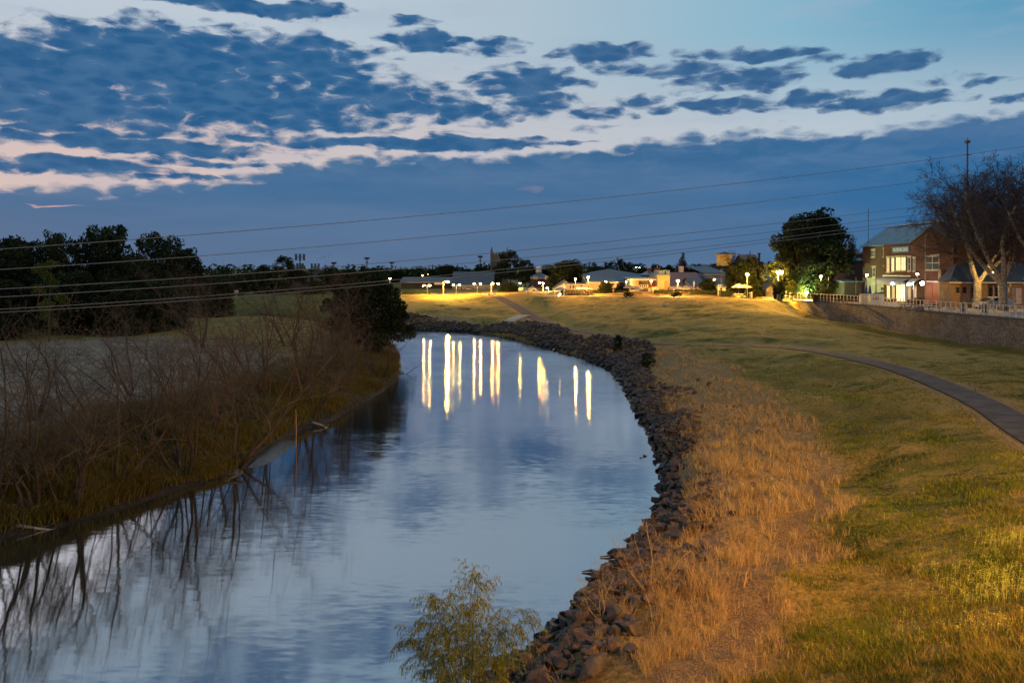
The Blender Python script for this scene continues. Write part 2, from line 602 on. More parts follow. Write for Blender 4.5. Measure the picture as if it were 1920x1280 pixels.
# right bank, rock shoulder
for px, py, z in [(1060, 1250, 1.2), (1120, 1185, 1.2), (1200, 1110, 1.25), (1255, 1030, 1.25), (1290, 960, 1.3), (1318, 900, 1.3), (1320, 840, 1.35), (1300, 780, 1.4), (1275, 735, 1.4), (1240, 690, 1.5), (1190, 655, 1.5), (1100, 634, 1.5), (1010, 616, 1.5), (930, 606, 1.5), (860, 601.5, 1.5), (760, 599, 1.5), (640, 598, 1.5), (500, 597.5, 1.5), (350, 597, 1.5), (100, 596, 1.5),
                  # bench with the dry grass, the trail and the gully
                  (1300, 1278, 1.55), (1400, 1180, 1.6), (1450, 1080, 1.7), (1430, 980, 1.75), (1420, 900, 1.75), (1400, 830, 1.75), (1380, 770, 1.75), (1340, 720, 1.85), (1290, 690, 1.9), (1240, 668, 2.0),
                  (1500, 1000, 1.6), (1520, 1020, 1.45), (1558, 930, 1.22), (1592, 885, 1.2), (1580, 830, 1.3), (1530, 780, 1.55), (1470, 730, 1.6), (1420, 695, 1.7), (1350, 668, 1.95),
                  (1450, 1278, 1.6), (1560, 1200, 1.75), (1600, 1080, 1.8), (1640, 980, 1.75), (1700, 920, 1.85), (1660, 850, 1.7), (1620, 790, 1.75), (1560, 730, 1.8), (1500, 690, 1.95),
                  (1750, 1180, 2.3), (1800, 1050, 2.35), (1900, 980, 2.6), (1880, 900, 2.5), (1780, 820, 2.2), (1700, 760, 2.2), (1620, 715, 2.2), (1800, 880, 2.2),
                  (1900, 1150, 2.9), (1919, 1270, 3.2), (1700, 1278, 2.4),
                  # above the path to the wall
                  (1880, 720, 2.55), (1800, 690, 2.55), (1700, 660, 2.6), (1600, 640, 2.75), (1500, 625, 2.95), (1560, 645, 2.6), (1430, 625, 2.9),
                  (1450, 590, 4.1), (1460, 566, 4.97), (1400, 562, 4.97), (1400, 600, 3.6), (1300, 600, 3.5), (1330, 625, 2.75), (1200, 615, 2.5), (1200, 590, 3.3), (1120, 580, 3.4), (1120, 600, 2.5), (1060, 590, 2.8), (1060, 570, 3.8), (1300, 575, 4.3), (1200, 568, 4.4),
                  (1300, 558, 4.97), (1200, 556.5, 4.97), (1100, 555.5, 4.97), (1020, 555.5, 4.97), (970, 555, 4.7),
                  # far bank
                  (1010, 560, 4.3), (1000, 577, 3.3), (950, 585, 2.5), (900, 592, 2.0), (920, 575, 3.1), (860, 575, 3.2), (780, 575, 3.1), (840, 590, 2.1), (900, 556, 4.3), (850, 554, 4.25), (760, 554, 4.2), (650, 556, 4.1), (640, 575, 3.0), (500, 575, 3.0), (430, 557, 4.0), (520, 557, 4.0), (300, 575, 3.0), (250, 558, 4.0), (50, 558, 4.0)]:
    p = P(px, py, z); ctrl.append((p.x, p.y, z))
for px, py, z in PATH_PX:
    p = P(px, py, z); ctrl.append((p.x, p.y, z))
for (px, py), z in zip(WALL_BASE_PX, (3.5, 3.05, 2.7, 2.55, 2.55, 2.65)):
    p = P(px, py, z); ctrl.append((p.x, p.y, z))
# left point bar
ctrl += offset_pts(LE[:24], -1, 1.2, .55, 2) + offset_pts(LE[1:24], -1, 3.2, 1.5, 2) + offset_pts(LE[1:20], -1, 7, 2.2, 3)
ctrl += offset_pts(LE[24:], -1, 3, 1.3, 2)
for px, py, z in [(100, 720, 2.6), (0, 800, 2.55), (250, 700, 2.6), (0, 680, 2.7), (200, 650, 2.8), (100, 625, 2.9), (300, 632, 2.8), (420, 650, 2.6), (500, 660, 2.3), (-300, 800, 2.6), (-300, 680, 2.8), (-500, 650, 3)]:
    p = P(px, py, z); ctrl.append((p.x, p.y, z))
ctrl += [(-50, 100, 3), (-70, 100, 3), (-80, 120, 3), (-60, 118, 2.4), (-90, 70, 3), (-60, 45, 2.7), (-50, 20, 2.7), (-45, -10, 2.7),
         (6, 6, 2.4), (4, 10, 1.5), (5, 0, 2), (9, 8, 3.1), (14, 10, 3.6), (20, 20, 3.3), (25, 14, 4), (34, 30, 3.1), (40, 40, 2.9), (40, 20, 3.6), (30, -10, 4), (12, -12, 3.5), (60, 40, 4), (44, 60, 2.65), (60, 80, 4.6), (70, 120, 5), (60, 150, 5), (90, 90, 5),
         (0, 180, 4.9), (30, 190, 5), (-30, 200, 4.3), (-80, 200, 4.2), (-120, 200, 4.2), (60, 200, 5), (100, 150, 5), (0, 230, 4.9), (-120, 170, 4), (100, 230, 5), (-100, 230, 4.3)]
ctrl = np.array(ctrl, float)
# thin-plate fit
_, ui = np.unique(np.round(ctrl[:, :2], 1), axis=0, return_index=True)
ctrl = ctrl[np.sort(ui)]


def tps_phi(r2):
    return .5 * r2 * np.log(r2 + 1e-6)


SC = 50.0
cp = ctrl[:, :2] / SC
n_ = len(cp)
D2 = ((cp[:, None] - cp[None]) ** 2).sum(-1)
K = tps_phi(D2) + np.eye(n_) * 4e-6
A = np.zeros((n_ + 3, n_ + 3))
A[:n_, :n_] = K
A[:n_, n_] = 1; A[:n_, n_ + 1:] = cp
A[n_:, :n_] = A[:n_, n_:].T
sol = np.linalg.solve(A, np.concatenate([ctrl[:, 2], np.zeros(3)]))

PATH3 = [P(*q) for q in PATH_PX]
PATH2 = np.array([[p.x, p.y] for p in PATH3])


def spline(pts, sub):
    out = []
    for i in range(len(pts) - 1):
        p0 = pts[max(0, i - 1)]; p1 = pts[i]; p2 = pts[i + 1]; p3 = pts[min(len(pts) - 1, i + 2)]
        for s in range(sub):
            t = s / sub
            out.append(.5 * ((2 * p1) + (p2 - p0) * t + (2 * p0 - 5 * p1 + 4 * p2 - p3) * t * t + (3 * p1 - p0 - 3 * p2 + p3) * t ** 3))
    out.append(pts[-1])
    return out


PATHF = np.array([tuple(p) for p in spline(PATH3, 4)])
WALL2 = np.array([[p.x, p.y] for p in WALL])
PLAZA = np.vstack([WALL2, [[130, 35], [130, 175], [43.2, 175], [43, 132]]])
PR_PX = [(1485, 563), (1460, 562.5), (1400, 560), (1300, 557), (1200, 555.5), (1100, 554.6), (1020, 554.4)]
PR2 = np.array([[P(a, b, 5.0).x, P(a, b, 5.0).y] for a, b in PR_PX])


def base_height(x, y):
    Q = np.stack([np.clip(x, -125, 105), np.clip(y, -14, 232)], 1) / SC
    out = np.empty(len(Q))
    for i in range(0, len(Q), 20000):
        q = Q[i:i + 20000]
        d2 = ((q[:, None] - cp[None]) ** 2).sum(-1)
        out[i:i + 20000] = tps_phi(d2) @ sol[:n_] + sol[n_] + q @ sol[n_ + 1:]
    return out


def height(x, y, micro=True):
    x = np.asarray(x, float); y = np.asarray(y, float)
    Q = np.stack([x, y], 1)
    z = base_height(x, y)
    flat = 4.4 + vnoise(x, y, 300, 3) * .6
    far = sstep(np.maximum(np.maximum(y - 200, np.abs(x + 10) - 100), -y - 5), 0, 40)
    z = z * (1 - far) + flat * far
    dR = poly_dist(Q, RE2); dL = poly_dist(Q, LE2)
    inw = inside(Q, WATER_POLY) & (y < 175)
    de = np.minimum(dR, dL)
    z = np.where(inw, np.minimum(z, -.03 - .35 * np.minimum(de, 4)), np.maximum(z, .03 + .18 * np.minimum(de, 3)))
    dp, zp = poly_z(Q, PATHF[:, :2], PATHF[:, 2])
    tp = (1 - sstep(dp, 1.2, 5.0)) * (y < 165)
    z = z * (1 - tp) + zp * tp
    far2 = (y > 175) | (y < -14)
    z = np.where(far2, np.maximum(z, 2.5), z)
    if micro:
        amp = sstep(dp, 1.0, 2.6) * np.where(inw, .2, 1) * (1 - sstep(y, 130, 200))
        n = vnoise(x, y, 8.5, 6) * .40 * sstep(dp, 2, 6) * sstep(de, 4, 8) + vnoise(x, y, 3.1, 1) * .26 + vnoise(x, y, 1.3, 2) * .10 + vnoise(x, y, .55, 4) * .05
        rough = 1 + 1.1 * sstep(dR, 14, 5) * sstep(de, .5, 2)
        z = z + n * amp * rough * np.where(de < 1.2, .4, 1)
        z = z - .07 * (1 - sstep(dp, 1.0, 1.5))
    # under the plaza
    dw = poly_dist(Q, WALL2)
    ins = inside(Q, PLAZA)
    t = np.where(ins, sstep(dw, .35, 1.3), 0)
    z = z * (1 - t) + (zs(y) - .06) * t
    dpr = poly_dist(Q, PR2)
    t2 = np.where(ins, 0, 1 - sstep(dpr, 1.8, 3.4))
    z = z * (1 - t2) + 4.93 * t2
    return z


def H(x, y):
    return float(height(np.array([x]), np.array([y]))[0])


def G(px, py):
    """ground point seen under a pixel of the photograph"""
    z = 2.5
    for _ in range(14):
        p = P(px, py, z)
        z = .5 * z + .5 * max(0.0, float(base_height(np.array([p.x]), np.array([p.y]))[0]))
    p = P(px, py, z)
    return p


def Gpoly(l):
    return np.array([[G(*q).x, G(*q).y] for q in l])


DRY = Gpoly([(905, 1300), (1040, 1230), (1110, 1130), (1200, 1050), (1240, 985), (1275, 905), (1262, 800), (1220, 735), (1180, 690), (1110, 655), (1020, 632), (940, 618), (860, 608), (760, 603), (760, 597), (860, 599), (950, 603), (1040, 610), (1130, 628), (1225, 645), (1300, 662), (1380, 690), (1440, 740), (1520, 800), (1575, 870), (1570, 950), (1545, 1050), (1480, 1140), (1420, 1210), (1400, 1300)])
DIRT = Gpoly([(1240, 1300), (1320, 1170), (1420, 1050), (1490, 960), (1520, 890), (1555, 870), (1568, 930), (1545, 1030), (1470, 1130), (1400, 1210), (1390, 1300)])
FIELD = Gpoly([(-400, 640), (0, 645), (150, 642), (300, 632), (400, 640), (470, 648), (600, 680), (560, 700), (450, 725), (300, 745), (180, 775), (80, 830), (0, 880), (-300, 960)])
LUSH = Gpoly([(1500, 594), (1560, 612), (1660, 627), (1784, 647), (1920, 670), (1980, 690), (1980, 660), (1920, 656), (1784, 635), (1660, 618), (1557, 604), (1505, 592)])


GREENR = Gpoly([(1600, 900), (1700, 800), (1800, 800), (1960, 880), (1960, 1300), (1440, 1300), (1540, 1150), (1600, 1020)])
HOLLOW = Gpoly([(1390, 662), (1500, 668), (1600, 700), (1700, 770), (1720, 840), (1620, 860), (1540, 800), (1450, 730), (1390, 690)])


def soft(Q, poly, w):
    d = poly_dist(Q, np.vstack([poly, poly[:1]]))
    s = np.where(inside(Q, poly), d, -d)
    return sstep(s, -w, w)


def masks(x, y, z):
    Q = np.stack([x, y], 1)
    wob = vnoise(x, y, 2.3, 8) * 1.6 + vnoise(x, y, .8, 9) * .7
    Qw = Q + np.stack([wob, wob * .5], 1)
    dry = soft(Qw, DRY, .8)
    dp = poly_dist(Q, PATH2)
    dry = np.maximum(dry, (1 - sstep(dp + wob * .5, 1.0, 2.2)) * .9)
    dirt = soft(Qw, DIRT, .6)
    dirt = np.maximum(dirt, (1 - sstep(dp + wob * .3, .9, 1.5)) * .6)
    field = soft(Qw, FIELD, 2.0)
    de = np.minimum(poly_dist(Q, RE2), poly_dist(Q, LE2))
    mud = 1 - sstep(z + wob * .1, .12, .5)
    lush = soft(Qw, LUSH, 1.2)
    pat = np.clip(.55 + 1.3 * vnoise(x, y, 3.3, 15) + .7 * vnoise(x, y, 1.1, 16), 0, 1)
    lush = np.maximum(lush, np.maximum(soft(Qw, GREENR, 2.0) * .95, soft(Qw, HOLLOW, 2.0) * .8) * pat)
    lush = np.maximum(lush, sstep(-x, 24, 32) * sstep(y, 122, 130) * .8)
    dL = poly_dist(Q, LE2)
    left = (1 - sstep(dL + wob, 6, 10)) * ((x < -8) | (y > 60)) * (y < 120)
    return dry, dirt, field, mud, lush, left


def build_ground():
    # fan-shaped sheet round the viewpoint, fine near and in view, reaching to the horizon
    a1 = np.radians(np.linspace(-40, 40, 640))
    a2 = np.radians(np.linspace(40, 320, 90)[1:-1])
    az = np.concatenate([a1, a2])
    r = np.concatenate([np.linspace(.5, 9, 8)[:-1], 9 * (190 / 9.0) ** np.linspace(0, 1, 600), 190 * (7000 / 190.0) ** np.linspace(0, 1, 50)[1:]])
    A_, R_ = np.meshgrid(az, r)
    x = (R_ * np.sin(A_)).ravel(); y = (R_ * np.cos(A_)).ravel()
    z = height(x, y)
    na = len(az); nr = len(r)
    i = np.arange(nr - 1)[:, None] * na; j = np.arange(na)[None]
    j2 = (j + 1) % na
    Fc = np.stack([i + j, i + j2, i + na + j2, i + na + j], -1).reshape(-1, 4)[:, ::-1]
    me = np_mesh('ground', np.stack([x, y, z], 1), Fc, None, True)
    ms = masks(x, y, z)
    for nm, cols in (('zone', ms[0:3]), ('zone_b', ms[3:6])):
        at = me.color_attributes.new(nm, 'FLOAT_COLOR', 'POINT')
        buf = np.ones((len(x), 4), np.float32)
        for c in range(3):
            buf[:, c] = cols[c]
        at.data.foreach_set('color', buf.ravel())
    m = bpy.data.materials.new('ground')
    m.use_nodes = True
    k = NT(m.node_tree)
    b = k.n('ShaderNodeBsdfPrincipled'); o = k.n('ShaderNodeOutputMaterial')
    k.t.links.new(b.outputs[0], o.inputs[0])
    g = k.n('ShaderNodeNewGeometry').outputs['Position']

    def attr(nm):
        a = k.n('ShaderNodeAttribute', attribute_name=nm)
        s = k.n('ShaderNodeSeparateColor'); k.put(s.inputs[0], a.outputs['Color'])
        return s.outputs
    dry, dirt, field = attr('zone')[0:3]
    mud, lush, left = attr('zone_b')[0:3]
    n0 = k.noise(g, .07, 4, .6); n1 = k.noise(g, .35, 6, .65, .6); n2 = k.noise(g, 1.6, 6, .7, .4); n3 = k.noise(g, 7, 5, .75); n4 = k.noise(g, 28, 3, .7)
    mp = k.n('ShaderNodeMapping'); k.put(mp.inputs[0], g)
    mp.inputs['Rotation'].default_value = (0, 0, .5); mp.inputs['Scale'].default_value = (.35, 2.2, 1)
    mow = k.noise(mp.outputs[0], .8, 6, .75, .6)
    green = k.mix(k.rng(n3, .35, .68), (.026, .037, .005), (.095, .105, .013))
    straw = k.mix(k.rng(n3, .3, .7), (.18, .115, .028), (.42, .29, .085))
    mixf = k.m('ADD', k.m('MULTIPLY', n1, .45), k.m('ADD', k.m('MULTIPLY', n2, .2), k.m('ADD', k.m('MULTIPLY', mow, .40), k.m('MULTIPLY', n0, .20))))
    f = k.rng(mixf, .535, .645)
    lawn = k.mix(f, green, straw)
    lawn = k.mix(k.m('MULTIPLY', lush, .92), lawn, green)
    dryc = k.mix(k.rng(n3, .3, .7), (.15, .09, .04), (.42, .28, .13))
    dryc = k.mix(k.m('MULTIPLY', k.rng(n2, .5, .75), .6), dryc, (.085, .06, .035))
    dirtc = k.mix(k.rng(n4, .4, .7), (.10, .062, .036), (.34, .225, .13))
    dirtc = k.mix(k.m('MULTIPLY', k.rng(n2, .46, .6), .6), dirtc, dryc)
    fieldc = k.mix(k.rng(n1, .35, .7), (.34, .25, .20), (.20, .17, .11))
    fieldc = k.mix(k.m('MULTIPLY', k.rng(n3, .4, .7), .4), fieldc, (.44, .34, .29))
    fieldc = k.mix(k.m('MULTIPLY', k.rng(k.noise(g, .16, 5, .7, 1.0), .48, .62), .6), fieldc, (.13, .115, .06))
    mudc = k.mix(k.rng(n3, .35, .65), (.022, .017, .013), (.055, .043, .034))
    leftc = k.mix(k.rng(n2, .35, .65), (.035, .026, .012), (.075, .062, .020))
    c = k.mix(dry, lawn, dryc)
    c = k.mix(k.rng(dirt, .35, .85), c, dirtc)
    c = k.mix(field, c, fieldc)
    c = k.mix(left, c, leftc)
    c = k.mix(mud, c, mudc)
    k.put(b.inputs['Base Color'], c)
    k.put(b.inputs['Roughness'], k.rng(mud, 0, 1, .95, .55, False))
    b.inputs['Specular IOR Level'].default_value = .15
    bp = k.n('ShaderNodeBump')
    bp.inputs['Distance'].default_value = .22
    k.put(bp.inputs['Height'], k.m('ADD', k.m('MULTIPLY', n3, .6), k.m('ADD', k.m('MULTIPLY', n4, .25), n2)))
    k.t.links.new(bp.outputs[0], b.inputs['Normal'])
    me.materials.append(m)
    tag(link('ground', me), kind='structure')


build_ground()

# water
def build_water():
    x = np.linspace(-220, 70, 60); y = np.linspace(-40, 172, 60)
    Xg, Yg = np.meshgrid(x, y)
    V = np.stack([Xg.ravel(), Yg.ravel(), np.zeros(Xg.size)], 1)
    n = 60
    i = np.arange(n - 1)[:, None] * n; j = np.arange(n - 1)[None]
    Fc = np.stack([i + j, i + j + 1, i + n + j + 1, i + n + j], -1).reshape(-1, 4)
    me = np_mesh('river_water', V, Fc)
    m = bpy.data.materials.new('river_water'); m.use_nodes = True
    k = NT(m.node_tree)
    o = k.n('ShaderNodeOutputMaterial')
    g = k.n('ShaderNodeNewGeometry').outputs['Position']
    gl = k.n('ShaderNodeBsdfGlossy'); gl.distribution = 'BECKMANN'
    k.put(gl.inputs['Color'], (.86, .92, 1.0))
    patch = k.noise(g, .09, 4, .6, .8)
    spg = k.n('ShaderNodeSeparateXYZ'); k.put(spg.inputs[0], g)
    k.put(gl.inputs['Roughness'], k.m('MULTIPLY', k.rng(spg.outputs[1], 40, 80, .070, .178), k.rng(patch, .38, .66, .88, 1.12)))
    gl.inputs['Anisotropy'].default_value = .6
    k.put(gl.inputs['Tangent'], k.comb(1.0, 0.0, 0.0))
    df = k.n('ShaderNodeBsdfDiffuse'); k.put(df.inputs[0], (.018, .019, .016))
    # wave slopes: crests run across the stream, so the surface tilts mostly towards and away from the bridge
    amp = k.rng(patch, .38, .66, .55, 1.15)

    def slopes(sx, sy, ax, ay, det):
        mp = k.n('ShaderNodeMapping'); k.put(mp.inputs[0], g)
        mp.inputs['Scale'].default_value = (sx, sy, 1); mp.inputs['Rotation'].default_value = (0, 0, .06)
        nd = k.n('ShaderNodeTexNoise'); k.put(nd.inputs['Vector'], mp.outputs[0])
        nd.inputs['Scale'].default_value = 1; nd.inputs['Detail'].default_value = det
        return k.v('MULTIPLY', k.v('SUBTRACT', nd.outputs['Color'], (.5, .5, .5)), (ax, ay, 0))
    sl = k.v('ADD', slopes(.30, .8, .007, .040, 3), slopes(1.6, 5.0, .010, .065, 2))
    sl = k.v('MULTIPLY', sl, k.comb(amp, amp, amp))
    nn = k.v('NORMALIZE', k.v('ADD', (0, 0, 1), sl))
    k.put(gl.inputs['Normal'], nn)
    fr = k.n('ShaderNodeFresnel'); fr.inputs['IOR'].default_value = 1.9
    fac = k.m('ADD', k.m('MULTIPLY', fr.outputs[0], .65), .40, clamp=True)
    mx = k.n('ShaderNodeMixShader')
    k.put(mx.inputs[0], fac)
    k.t.links.new(df.outputs[0], mx.inputs[1]); k.t.links.new(gl.outputs[0], mx.inputs[2])
    k.t.links.new(mx.outputs[0], o.inputs[0])
    me.materials.append(m)
    tag(link('river_water', me), kind='structure')


build_water()


def ribbon(name, pts, w, m, zoff=.0, zfun=None, sub=6, nx=5, wfun=None):
    """strip laid along a line on the ground"""
    P2 = spline(pts, sub)
    V = []
    for i, p in enumerate(P2):
        t = (P2[min(i + 1, len(P2) - 1)] - P2[max(i - 1, 0)]).normalized()
        n = Vector((t.y, -t.x))
        for j in range(nx):
            q = p + n * w * (j / (nx - 1) - .5)
            V.append((q.x, q.y))
    V = np.array(V)
    z = zfun(V[:, 0], V[:, 1]) if zfun else height(V[:, 0], V[:, 1], False)
    # keep the cross-section level
    zz = z.reshape(-1, nx).max(axis=1, keepdims=True).repeat(nx, 1).ravel() * .6 + z * .4
    V3 = np.column_stack([V, zz + zoff])
    n = len(P2)
    Fc = [(i * nx + j, i * nx + j + 1, (i + 1) * nx + j + 1, (i + 1) * nx + j) for i in range(n - 1) for j in range(nx - 1)]
    me = np_mesh(name, V3, np.array(Fc)[:, ::-1], m, True)
    return link(name, me)


asphalt = mat('asphalt', (.030, .025, .027), (.066, .052, .050), .9, .9, .012, 45, lo=.38, hi=.66)
paving = mat('paving', (.34, .28, .24), (.24, .20, .17), .9, .8, .004, 12)
tag(ribbon('asphalt_path', [Vector((p.x, p.y)) for p in PATH3], 1.95, asphalt, -.005), kind='structure')
concrete = mat('concrete', (.30, .28, .25), (.20, .19, .17), 1.2, .9, .006, 20)
# plaza sheet behind the wall
pl = np.array(WALL2)
V = []
for (x, y) in pl:
    yy = y
    for xe in (x + .1, 60, 130):
        V.append((xe, yy, float(zs(yy))))
V += [(43, 150, 5.0), (60, 150, 5.0), (130, 150, 5.0)]
V = V[:0] + V[-3:] + V[:-3]
Fc = [(i * 3 + j, (i + 1) * 3 + j, (i + 1) * 3 + j + 1, i * 3 + j + 1) for i in range(len(V) // 3 - 1) for j in range(2)]
tag(link('pavement_plaza', np_mesh('pavement_plaza', V, Fc, paving)), kind='structure')
tag(ribbon('pavement_promenade', [Vector(q) for q in PR2], 3.0, paving, 4.985, zfun=lambda x, y: x * 0), kind='structure')
# ------------------------------------------------------------------ rocks
def rock_mesh(name, seed, m):
    r = random.Random(seed)
    bm = bmesh.new()
    sx, sy, sz = r.uniform(.8, 1.3), r.uniform(.6, 1.0), r.uniform(.42, .7)
    for i in range(10):
        v = Vector((r.gauss(0, 1), r.gauss(0, 1), r.gauss(0, 1))).normalized() * r.uniform(.8, 1.0)
        bm.verts.new((v.x * sx * .5, v.y * sy * .5, v.z * sz * .5))
    res = bmesh.ops.convex_hull(bm, input=bm.verts)
    dead = [g for g in res['geom_interior'] if isinstance(g, bmesh.types.BMVert)] + [v for v in bm.verts if not v.link_faces]
    bmesh.ops.delete(bm, geom=list(set(dead)), context='VERTS')
    bmesh.ops.bevel(bm, geom=list(bm.edges), offset=.018, segments=1, affect='EDGES', profile=.6)
    bmesh.ops.triangulate(bm, faces=bm.faces)
    me = bpy.data.meshes.new(name)
    bm.to_mesh(me); bm.free()
    if m: me.materials.append(m)
    return me


def rock_material():
    m = bpy.data.materials.new('rock'); m.use_nodes = True
    k = NT(m.node_tree)
    b = k.n('ShaderNodeBsdfPrincipled'); o = k.n('ShaderNodeOutputMaterial')
    k.t.links.new(b.outputs[0], o.inputs[0])
    g = k.n('ShaderNodeNewGeometry').outputs['Position']
    sp = k.n('ShaderNodeSeparateXYZ'); k.put(sp.inputs[0], g)
    n1 = k.noise(g, .9, 2, .5); n2 = k.noise(g, 6, 5, .7); n3 = k.noise(g, 30, 3, .7)
    c = k.ramp(n1, [(.3, (.030, .026, .027)), (.42, (.075, .052, .044)), (.5, (.034, .034, .038)), (.57, (.14, .082, .055)), (.63, (.045, .040, .040)), (.75, (.085, .066, .058))])
    c = k.mix(k.rng(n2, .4, .75), c, (.04, .034, .034))
    c = k.mix(k.m('MULTIPLY', k.rng(n3, .5, .8), .4), c, (.20, .165, .135))
    wet = k.rng(k.m('ADD', sp.outputs[2], k.m('MULTIPLY', n2, .5)), .45, 1.25, 1.0, 0.0)
    c = k.mix(wet, c, (.012, .011, .012))
    k.put(b.inputs['Base Color'], c)
    k.put(b.inputs['Roughness'], k.rng(wet, 0, 1, .9, .42, False))
    b.inputs['Specular IOR Level'].default_value = .25
    bp = k.n('ShaderNodeBump'); bp.inputs['Distance'].default_value = .04
    k.put(bp.inputs['Height'], k.m('ADD', n2, k.m('MULTIPLY', n3, .4)))
    k.t.links.new(bp.outputs[0], b.inputs['Normal'])
    return m


ROCKM = rock_material()
ROCKS = [rock_mesh('rock', 100 + i, ROCKM) for i in range(14)]


def build_rocks():
    L = spline([Vector(p) for p in RE], 6)
    cum = [0]
    for a, b in zip(L[:-1], L[1:]):
        cum.append(cum[-1] + (b - a).length)
    cum = np.array(cum)
    Lx = np.array([[p.x, p.y] for p in L])
    pts = []
    s_end = cum[-1]
    r = np.random.RandomState(11)
    s = cum[int(np.argmin(np.abs(Lx[:, 1] - 14)))]
    while s < s_end - 30:
        i = np.searchsorted(cum, s) - 1
        i = max(0, min(i, len(L) - 2))
        t = (s - cum[i]) / max(1e-6, cum[i + 1] - cum[i])
        p = Lx[i] * (1 - t) + Lx[i + 1] * t
        d = Lx[i + 1] - Lx[i]; d = d / np.hypot(*d)
        nrm = np.array([d[1], -d[0]])
        far = sstep(np.array([p[1]]), 45, 90)[0]
        width = 2.7 + 1.7 * far + 1.2 * math.sin(s * .21)
        size = .46 + .16 * far
        nrow = int(width / (size * .42))
        for q in range(nrow):
            off = -.25 + width * (q + r.rand()) / nrow
            pp = p + nrm * off + d * r.uniform(-.2, .2)
            if off > width * .36 and r.rand() < (.32 + 1.1 * (off / width - .42) + 1.6 * vnoise(pp[:1], pp[1:], 2.2, 77)[0]) * (1 - far * .75):
                continue
            sc = size * r.choice([.45, .7, 1.0, 1.35, 1.8], p=[.38, .22, .18, .14, .08])
            pts.append((pp[0], pp[1], sc, off))
        s += size * .55
    # strays on the bench and out in the shallows
    for (px, py, sc) in [(1128, 1071, .5), (1203, 858, .4), (1209, 855, .45), (1228, 872, .35), (1212, 815, .2), (1185, 1003, .5), (1222, 952, .5), (1103, 1136, .6), (1148, 1042, .6), (1165, 730, .4)]:
        p = P(px, py, 0.0); pts.append((p.x, p.y, sc * .8, -1))
    for (px, py, sc) in [(1345, 1040, 1.1), (1325, 1055, .9), (1370, 1035, .8), (1288, 1070, .7), (1375, 965, .35), (1300, 970, .5), (1350, 1030, .8), (1110, 1268, 1.0), (1190, 1235, .6), (1410, 915, .45), (1360, 760, .6), (1375, 765, .6), (1425, 808, .6), (1310, 715, .5), (1330, 725, .6), (1470, 1200, .3)]:
        p = G(px, py); pts.append((p.x, p.y, sc, 5))
    pts = np.array(pts)
    z = height(pts[:, 0], pts[:, 1])
    z = np.where(pts[:, 3] < -.5, -.02, z + pts[:, 2] * .12 + .05)
    dist = np.hypot(pts[:, 0], pts[:, 1])
    px = 960 + pts[:, 0] / pts[:, 1] * F; py = YH + (CZ - z) / pts[:, 1] * F
    vis = (px > -20) & (px < 1930) & (py < 1290)
    score = np.where(vis, pts[:, 2] / dist, 0)
    order = np.argsort(-score)
    own = set(order[:280].tolist())
    rest = []
    for i in range(len(pts)):
        x, y, sc, off = pts[i]
        me = ROCKS[r.randint(len(ROCKS))]
        rot = (r.uniform(-.5, .5), r.uniform(-.5, .5), r.uniform(0, 6.28))
        if i in own:
            o = bpy.data.objects.new('rock', me); C.objects.link(o)
            o.location = (x, y, z[i]); o.scale = (sc, sc, sc * r.uniform(.8, 1.2)); o.rotation_euler = rot
            if off == 5:
                tag(o, 'brown boulder lying alone in the dry grass above the stone embankment', 'rock', 'boulders strewn in the dry grass')
            elif off < -.5:
                tag(o, 'dark stone poking out of the river just off the right bank', 'rock', 'stones standing in the water')
            else:
                zone = 'just above the foreground willow' if y < 22.5 else 'beside the small dead shrubs' if y < 29 else 'where the stones in the shallows begin' if y < 36 else 'along the widest stretch of water' if y < 46 else 'near the far river bend'
                if z[i] < .6:
                    tag(o, 'dark wet angular rock at the right waterline ' + zone, 'rock', 'wet rocks at the waterline ' + zone)
                else:
                    tag(o, 'dry reddish rock on the upper embankment ' + zone, 'rock', 'dry embankment rocks ' + zone)
        else:
            rest.append((me, x, y, z[i], sc, rot))
    # the many far ones as one mass
    cache = {}
    Vs, Fs, b = [], [], 0
    from mathutils import Euler
    for (me, x, y, zz, sc, rot) in rest:
        if me not in cache:
            v = np.empty(len(me.vertices) * 3, np.float32); me.vertices.foreach_get('co', v)
            f = np.array([p.vertices[:] for p in me.polygons])
            cache[me] = (v.reshape(-1, 3), f)
        v, f = cache[me]
        Rm = np.array(Euler(rot).to_matrix()) * sc
        Vs.append(v @ Rm.T + np.array([x, y, zz])); Fs.append(f + b); b += len(v)
    me = np_mesh('riprap_rocks', np.vstack(Vs), np.vstack(Fs), ROCKM)
    tag(link('riprap_rocks', me), 'long dark band of tumbled rocks lining the far outer river bank', 'rocks', kind='stuff')
    print('rocks', len(pts))


build_rocks()

# ------------------------------------------------------------------ grass
def blades(name, pos, h, w, lean, m, r, droop=.35):
    """pos (n,3); each blade is a bent two-piece strip"""
    n = len(pos)
    a = r.uniform(0, 2 * np.pi, n); la = r.uniform(0, 2 * np.pi, n)
    h = h * r.uniform(.55, 1.25, n); ww = w * r.uniform(.6, 1.4, n)
    side = np.stack([np.cos(a), np.sin(a), np.zeros(n)], 1) * ww[:, None] * .5
    ln = np.stack([np.cos(la), np.sin(la), np.zeros(n)], 1) * (lean * r.uniform(.2, 1.3, n) * h)[:, None]
    up = np.zeros((n, 3)); up[:, 2] = h
    b0 = pos - side; b1 = pos + side
    mid = pos + up * .55 + ln * .35
    m0 = mid - side * .7; m1 = mid + side * .7
    tip = pos + up * (1 - droop * .3) + ln
    V = np.stack([b0, b1, m0, m1, tip], 1).reshape(-1, 3)
    i = np.arange(n)[:, None] * 5
    T = np.concatenate([i + np.array([[0, 1, 3]]), i + np.array([[0, 3, 2]]), i + np.array([[2, 3, 4]])], 0)
    return np_mesh(name, V, T, m)


